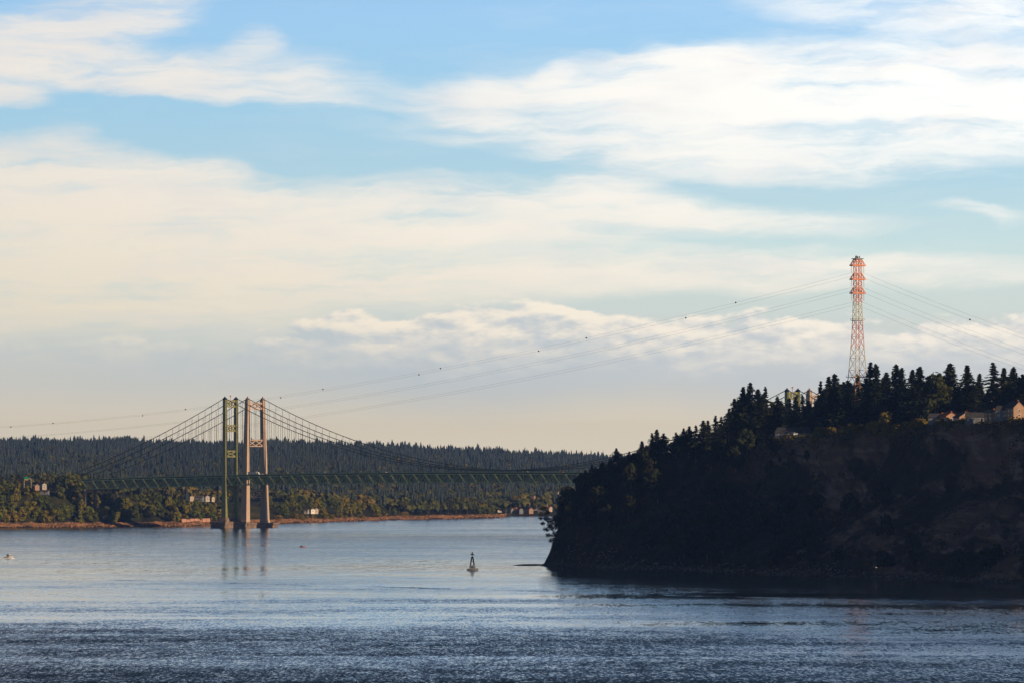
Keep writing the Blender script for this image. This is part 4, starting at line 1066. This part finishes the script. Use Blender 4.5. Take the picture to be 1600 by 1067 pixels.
# ------------------------------------------------------------------ boats and birds
def hull_mesh(L, B, D, n=9, flare=.3):
    rings = []
    for k in range(n + 1):
        t = k / n; x = -L / 2 + L * t; w_ = B / 2 * (1 - max(0, (t - .45) / .55) ** 2.2) * (.9 + .1 * min(1, t * 5)); sh = D * (1 + .35 * t * t)
        w_ = max(w_, .03)
        rings.append([(x, -w_, sh), (x, -w_ * (1 - flare), .05), (x, -w_ * .45, -.35), (x, w_ * .45, -.35), (x, w_ * (1 - flare), .05), (x, w_, sh)])
    return MB().loft(rings)
def at_water(u, v): 
    Y = F * EYE / (v - HORIZON); return (u - 800) / F * Y, Y
x, y = at_water(738.5, 891)
r = thing('fishing_boat', 'small cabin boat with shade-toned blue-grey cabin in mid channel in front of the dark beacon', 'boat', (x, y, 0), A(-14))
hull_mesh(7.4, 2.7, 1.3).build('hull', M['hull'], r)
c = MB(); c.loft([[(-1.9, -1, 1.1), (1.9, -1, 1.1), (1.9, 1, 1.1), (-1.9, 1, 1.1)], [(-1.7, -.9, 3.4), (1.0, -.9, 3.4), (1.0, .9, 3.4), (-1.7, .9, 3.4)]]); cab = c.build('cabin', M['shade_paint'], r)
MB().box((-.3, 0, 3.5), (3.4, 2.1, .2)).build('roof', M['shade_paint'], cab)
for sy in (-1, 1): MB().box((-.3, sy * .97, 2.4), (2.3, .12, .8)).build('window', M['glass'], cab)
MB().box((1.5, 0, 2.4), (.12, 1.5, .7)).build('window', M['glass'], cab)
m = MB(); m.bar((.2, 0, 2.4), (.2, 0, 3.6), .08); m.bar((-2.9, -.9, 1.0), (-1.2, -.9, 1.9), .07); m.bar((-2.9, .9, 1.0), (-1.2, .9, 1.9), .07); m.build('mast', M['black'], r)
MB().box((-3.4, 0, .7), (.5, .5, 1.2)).build('outboard_motor', M['black'], r)
m = MB()
for k in range(14): m.ball((-3.6 - k * .9, random.uniform(-.5, .5) * (1 + k * .12), .0), random.uniform(.12, .3), 6, 4, .4)
tag(m.build('wake_foam', M['foam']), 'faint foam trailing behind the mid channel boat', 'foam', None, 'stuff').matrix_world = Matrix.Translation((x, y, 0)) @ Matrix.Rotation(A(-18), 4, 'Z')
# dark beacon standing in the channel just behind that boat
x, y = at_water(738, 888.6)
r = thing('channel_beacon', 'dark four legged channel beacon with cross topmark behind the small boat', 'beacon', (x, y, 0))
for sx in (-1, 1):
    for sy in (-1, 1): MB().bar((sx * 1.7, sy * 1.7, -.6), (sx * .35, sy * .35, 8.0), .62).build('leg', M['black'], r)
m = MB()
for z in (2.2, 5.0, 7.4):
    h = 1.7 - 1.35 * (z + .6) / 8.6
    for a, b in (((-1, -1), (1, -1)), ((1, -1), (1, 1)), ((1, 1), (-1, 1)), ((-1, 1), (-1, -1))): m.bar((a[0] * h, a[1] * h, z), (b[0] * h, b[1] * h, z), .22)
m.box((0, 0, 8.1), (1.3, 1.3, .3)); m.build('bracing', M['black'], r)
m = MB(); m.bar((0, 0, 8.2), (0, 0, 11.4), .3, None, 6); m.box((0, 0, 9.6), (2.2, .3, .9)); m.box((0, 0, 9.6), (.3, 2.2, .9)); m.ball((0, 0, 10.7), .5, 8, 6); m.build('topmark', M['black'], r)
MB().bar((0, 0, -1), (0, 0, .5), 3.6, None, 14).build('float', M['black'], r)
# white motorboat at the left edge
x, y = at_water(14, 872)
r = thing('motorboat', 'white motorboat throwing spray at the left edge of the channel', 'boat', (x, y, 0), A(-35))
hull_mesh(7.6, 2.9, 1.3).build('hull', M['white'], r)
c = MB(); c.loft([[(-1.6, -1, .9), (1.6, -1, .9), (1.6, 1, .9), (-1.6, 1, .9)], [(-1.5, -.9, 3.1), (.8, -.9, 3.1), (.8, .9, 3.1), (-1.5, .9, 3.1)]]); cab = c.build('cabin', M['white'], r)
MB().box((-.4, 0, 3.2), (3.0, 2.1, .2)).build('roof', M['cream'], cab)
for sy in (-1, 1): MB().box((-.4, sy * .97, 2.2), (1.8, .12, .9)).build('window', M['glass'], cab)
MB().box((1.25, 0, 2.2), (.12, 1.4, .8)).build('window', M['glass'], cab)
m = MB(); m.box((-1.65, 0, 2.0), (.1, 1.5, 1.5)); m.build('door', M['black'], cab)
m = MB()
for k in range(190):
    t = random.random() ** 1.3; s_ = random.choice((-1, 1)); xx = 4.2 - 14 * t; m.ball((xx, s_ * (.8 + 3.2 * t) * random.uniform(.6, 1.1), .05), random.uniform(.25, .8) * (1.1 - .5 * t), 6, 4, .6)
for k in range(110): m.ball((-3.5 - random.random() * 20, random.uniform(-1.4, 1.4), .05), random.uniform(.2, .6), 6, 4, .4)
tag(m.build('wake_foam', M['foam']), 'white foam and spray around the left edge motorboat', 'foam', None, 'stuff').matrix_world = Matrix.Translation((x, y, 0)) @ Matrix.Rotation(A(-35), 4, 'Z')
# tiny open boat
x, y = at_water(473.5, 854.5)
r = thing('open_boat', 'tiny dark open boat with orange bow on the middle distance water', 'boat', (x, y, 0), A(-15))
hull_mesh(4.8, 1.7, .6).build('hull', M['orange'], r); MB().box((-1.9, 0, .9), (.9, .9, 1.1)).build('outboard_motor', M['black'], r)
m = MB(); m.frustum((-.6, 0, .4), (.5, .6), (-.6, 0, 1.2), (.4, .7)); m.ball((-.6, 0, 1.5), .22); m.build('person', M['black'])
pz = bpy.data.objects['person']; pz.matrix_world = Matrix.Translation((x, y, 0)) @ Matrix.Rotation(A(-15), 4, 'Z'); tag(pz, 'person in dark clothes sitting in the tiny open boat', 'person')
# birds
def bird(name, label, x, y, z, s, mat, wings):
    r = thing(name, label, 'bird', (x, y, z), A(20), None, s)
    MB().loft([[(xx, rr * math.cos(a), rr * math.sin(a) * .9) for a in [k * math.pi / 4 for k in range(8)]] for xx, rr in ((-.32, .02), (-.2, .08), (0, .12), (.18, .09), (.26, .05), (.33, .06), (.38, .02))]).build('body', mat, r)
    if wings:
        for sy in (-1, 1): MB().loft([[(-.1, sy * .08, .05), (.12, sy * .08, .05), (.12, sy * .08, .08), (-.1, sy * .08, .08)], [(-.05, sy * .42, .22), (.14, sy * .42, .22), (.14, sy * .42, .24), (-.05, sy * .42, .24)], [(-.12, sy * .8, .12), (-.05, sy * .8, .12), (-.05, sy * .8, .13), (-.12, sy * .8, .13)]]).build('wing', mat, r)
    else:
        MB().bar((.24, 0, .05), (.34, 0, .3), .07).build('neck', mat, r)
p = at(1369, 886, 2960); bird('seagull', 'white gull flying low in front of the shaded headland foot', p.x, p.y, p.z, 1.5, M['feather'], True)
x, y = at_water(72, 1029); bird('sea_bird', 'dark bird floating on the near water at lower left', x, y, .12, 1.8, M['black'], False)
x, y = at_water(298, 1055); bird('sea_bird', 'dark bird floating on the near water at the bottom', x, y, .1, 1.3, M['black'], False)

# ------------------------------------------------------------------ haze
hb = MB(); hb.box((0, 7300, 104.0), (12400, 16700, 222.0)); hz = None
hm = bpy.data.materials.new('haze'); hm.use_nodes = True; hn = hm.node_tree; hn.nodes.clear()
ho = hn.nodes.new('ShaderNodeOutputMaterial'); hv = hn.nodes.new('ShaderNodeVolumePrincipled')
hv.inputs['Color'].default_value = (.23, .43, .95, 1); hv.inputs['Density'].default_value = 3.2e-5; hv.inputs['Anisotropy'].default_value = 0.4
hn.links.new(hv.outputs[0], ho.inputs['Volume'])
hz = hb.build('haze', hm); tag(hz, 'thin blue air over the channel and the far hill', None, None, 'stuff')
SC.cycles.volume_bounces = 0; SC.cycles.max_bounces = 6; SC.cycles.diffuse_bounces = 2; SC.cycles.glossy_bounces = 2
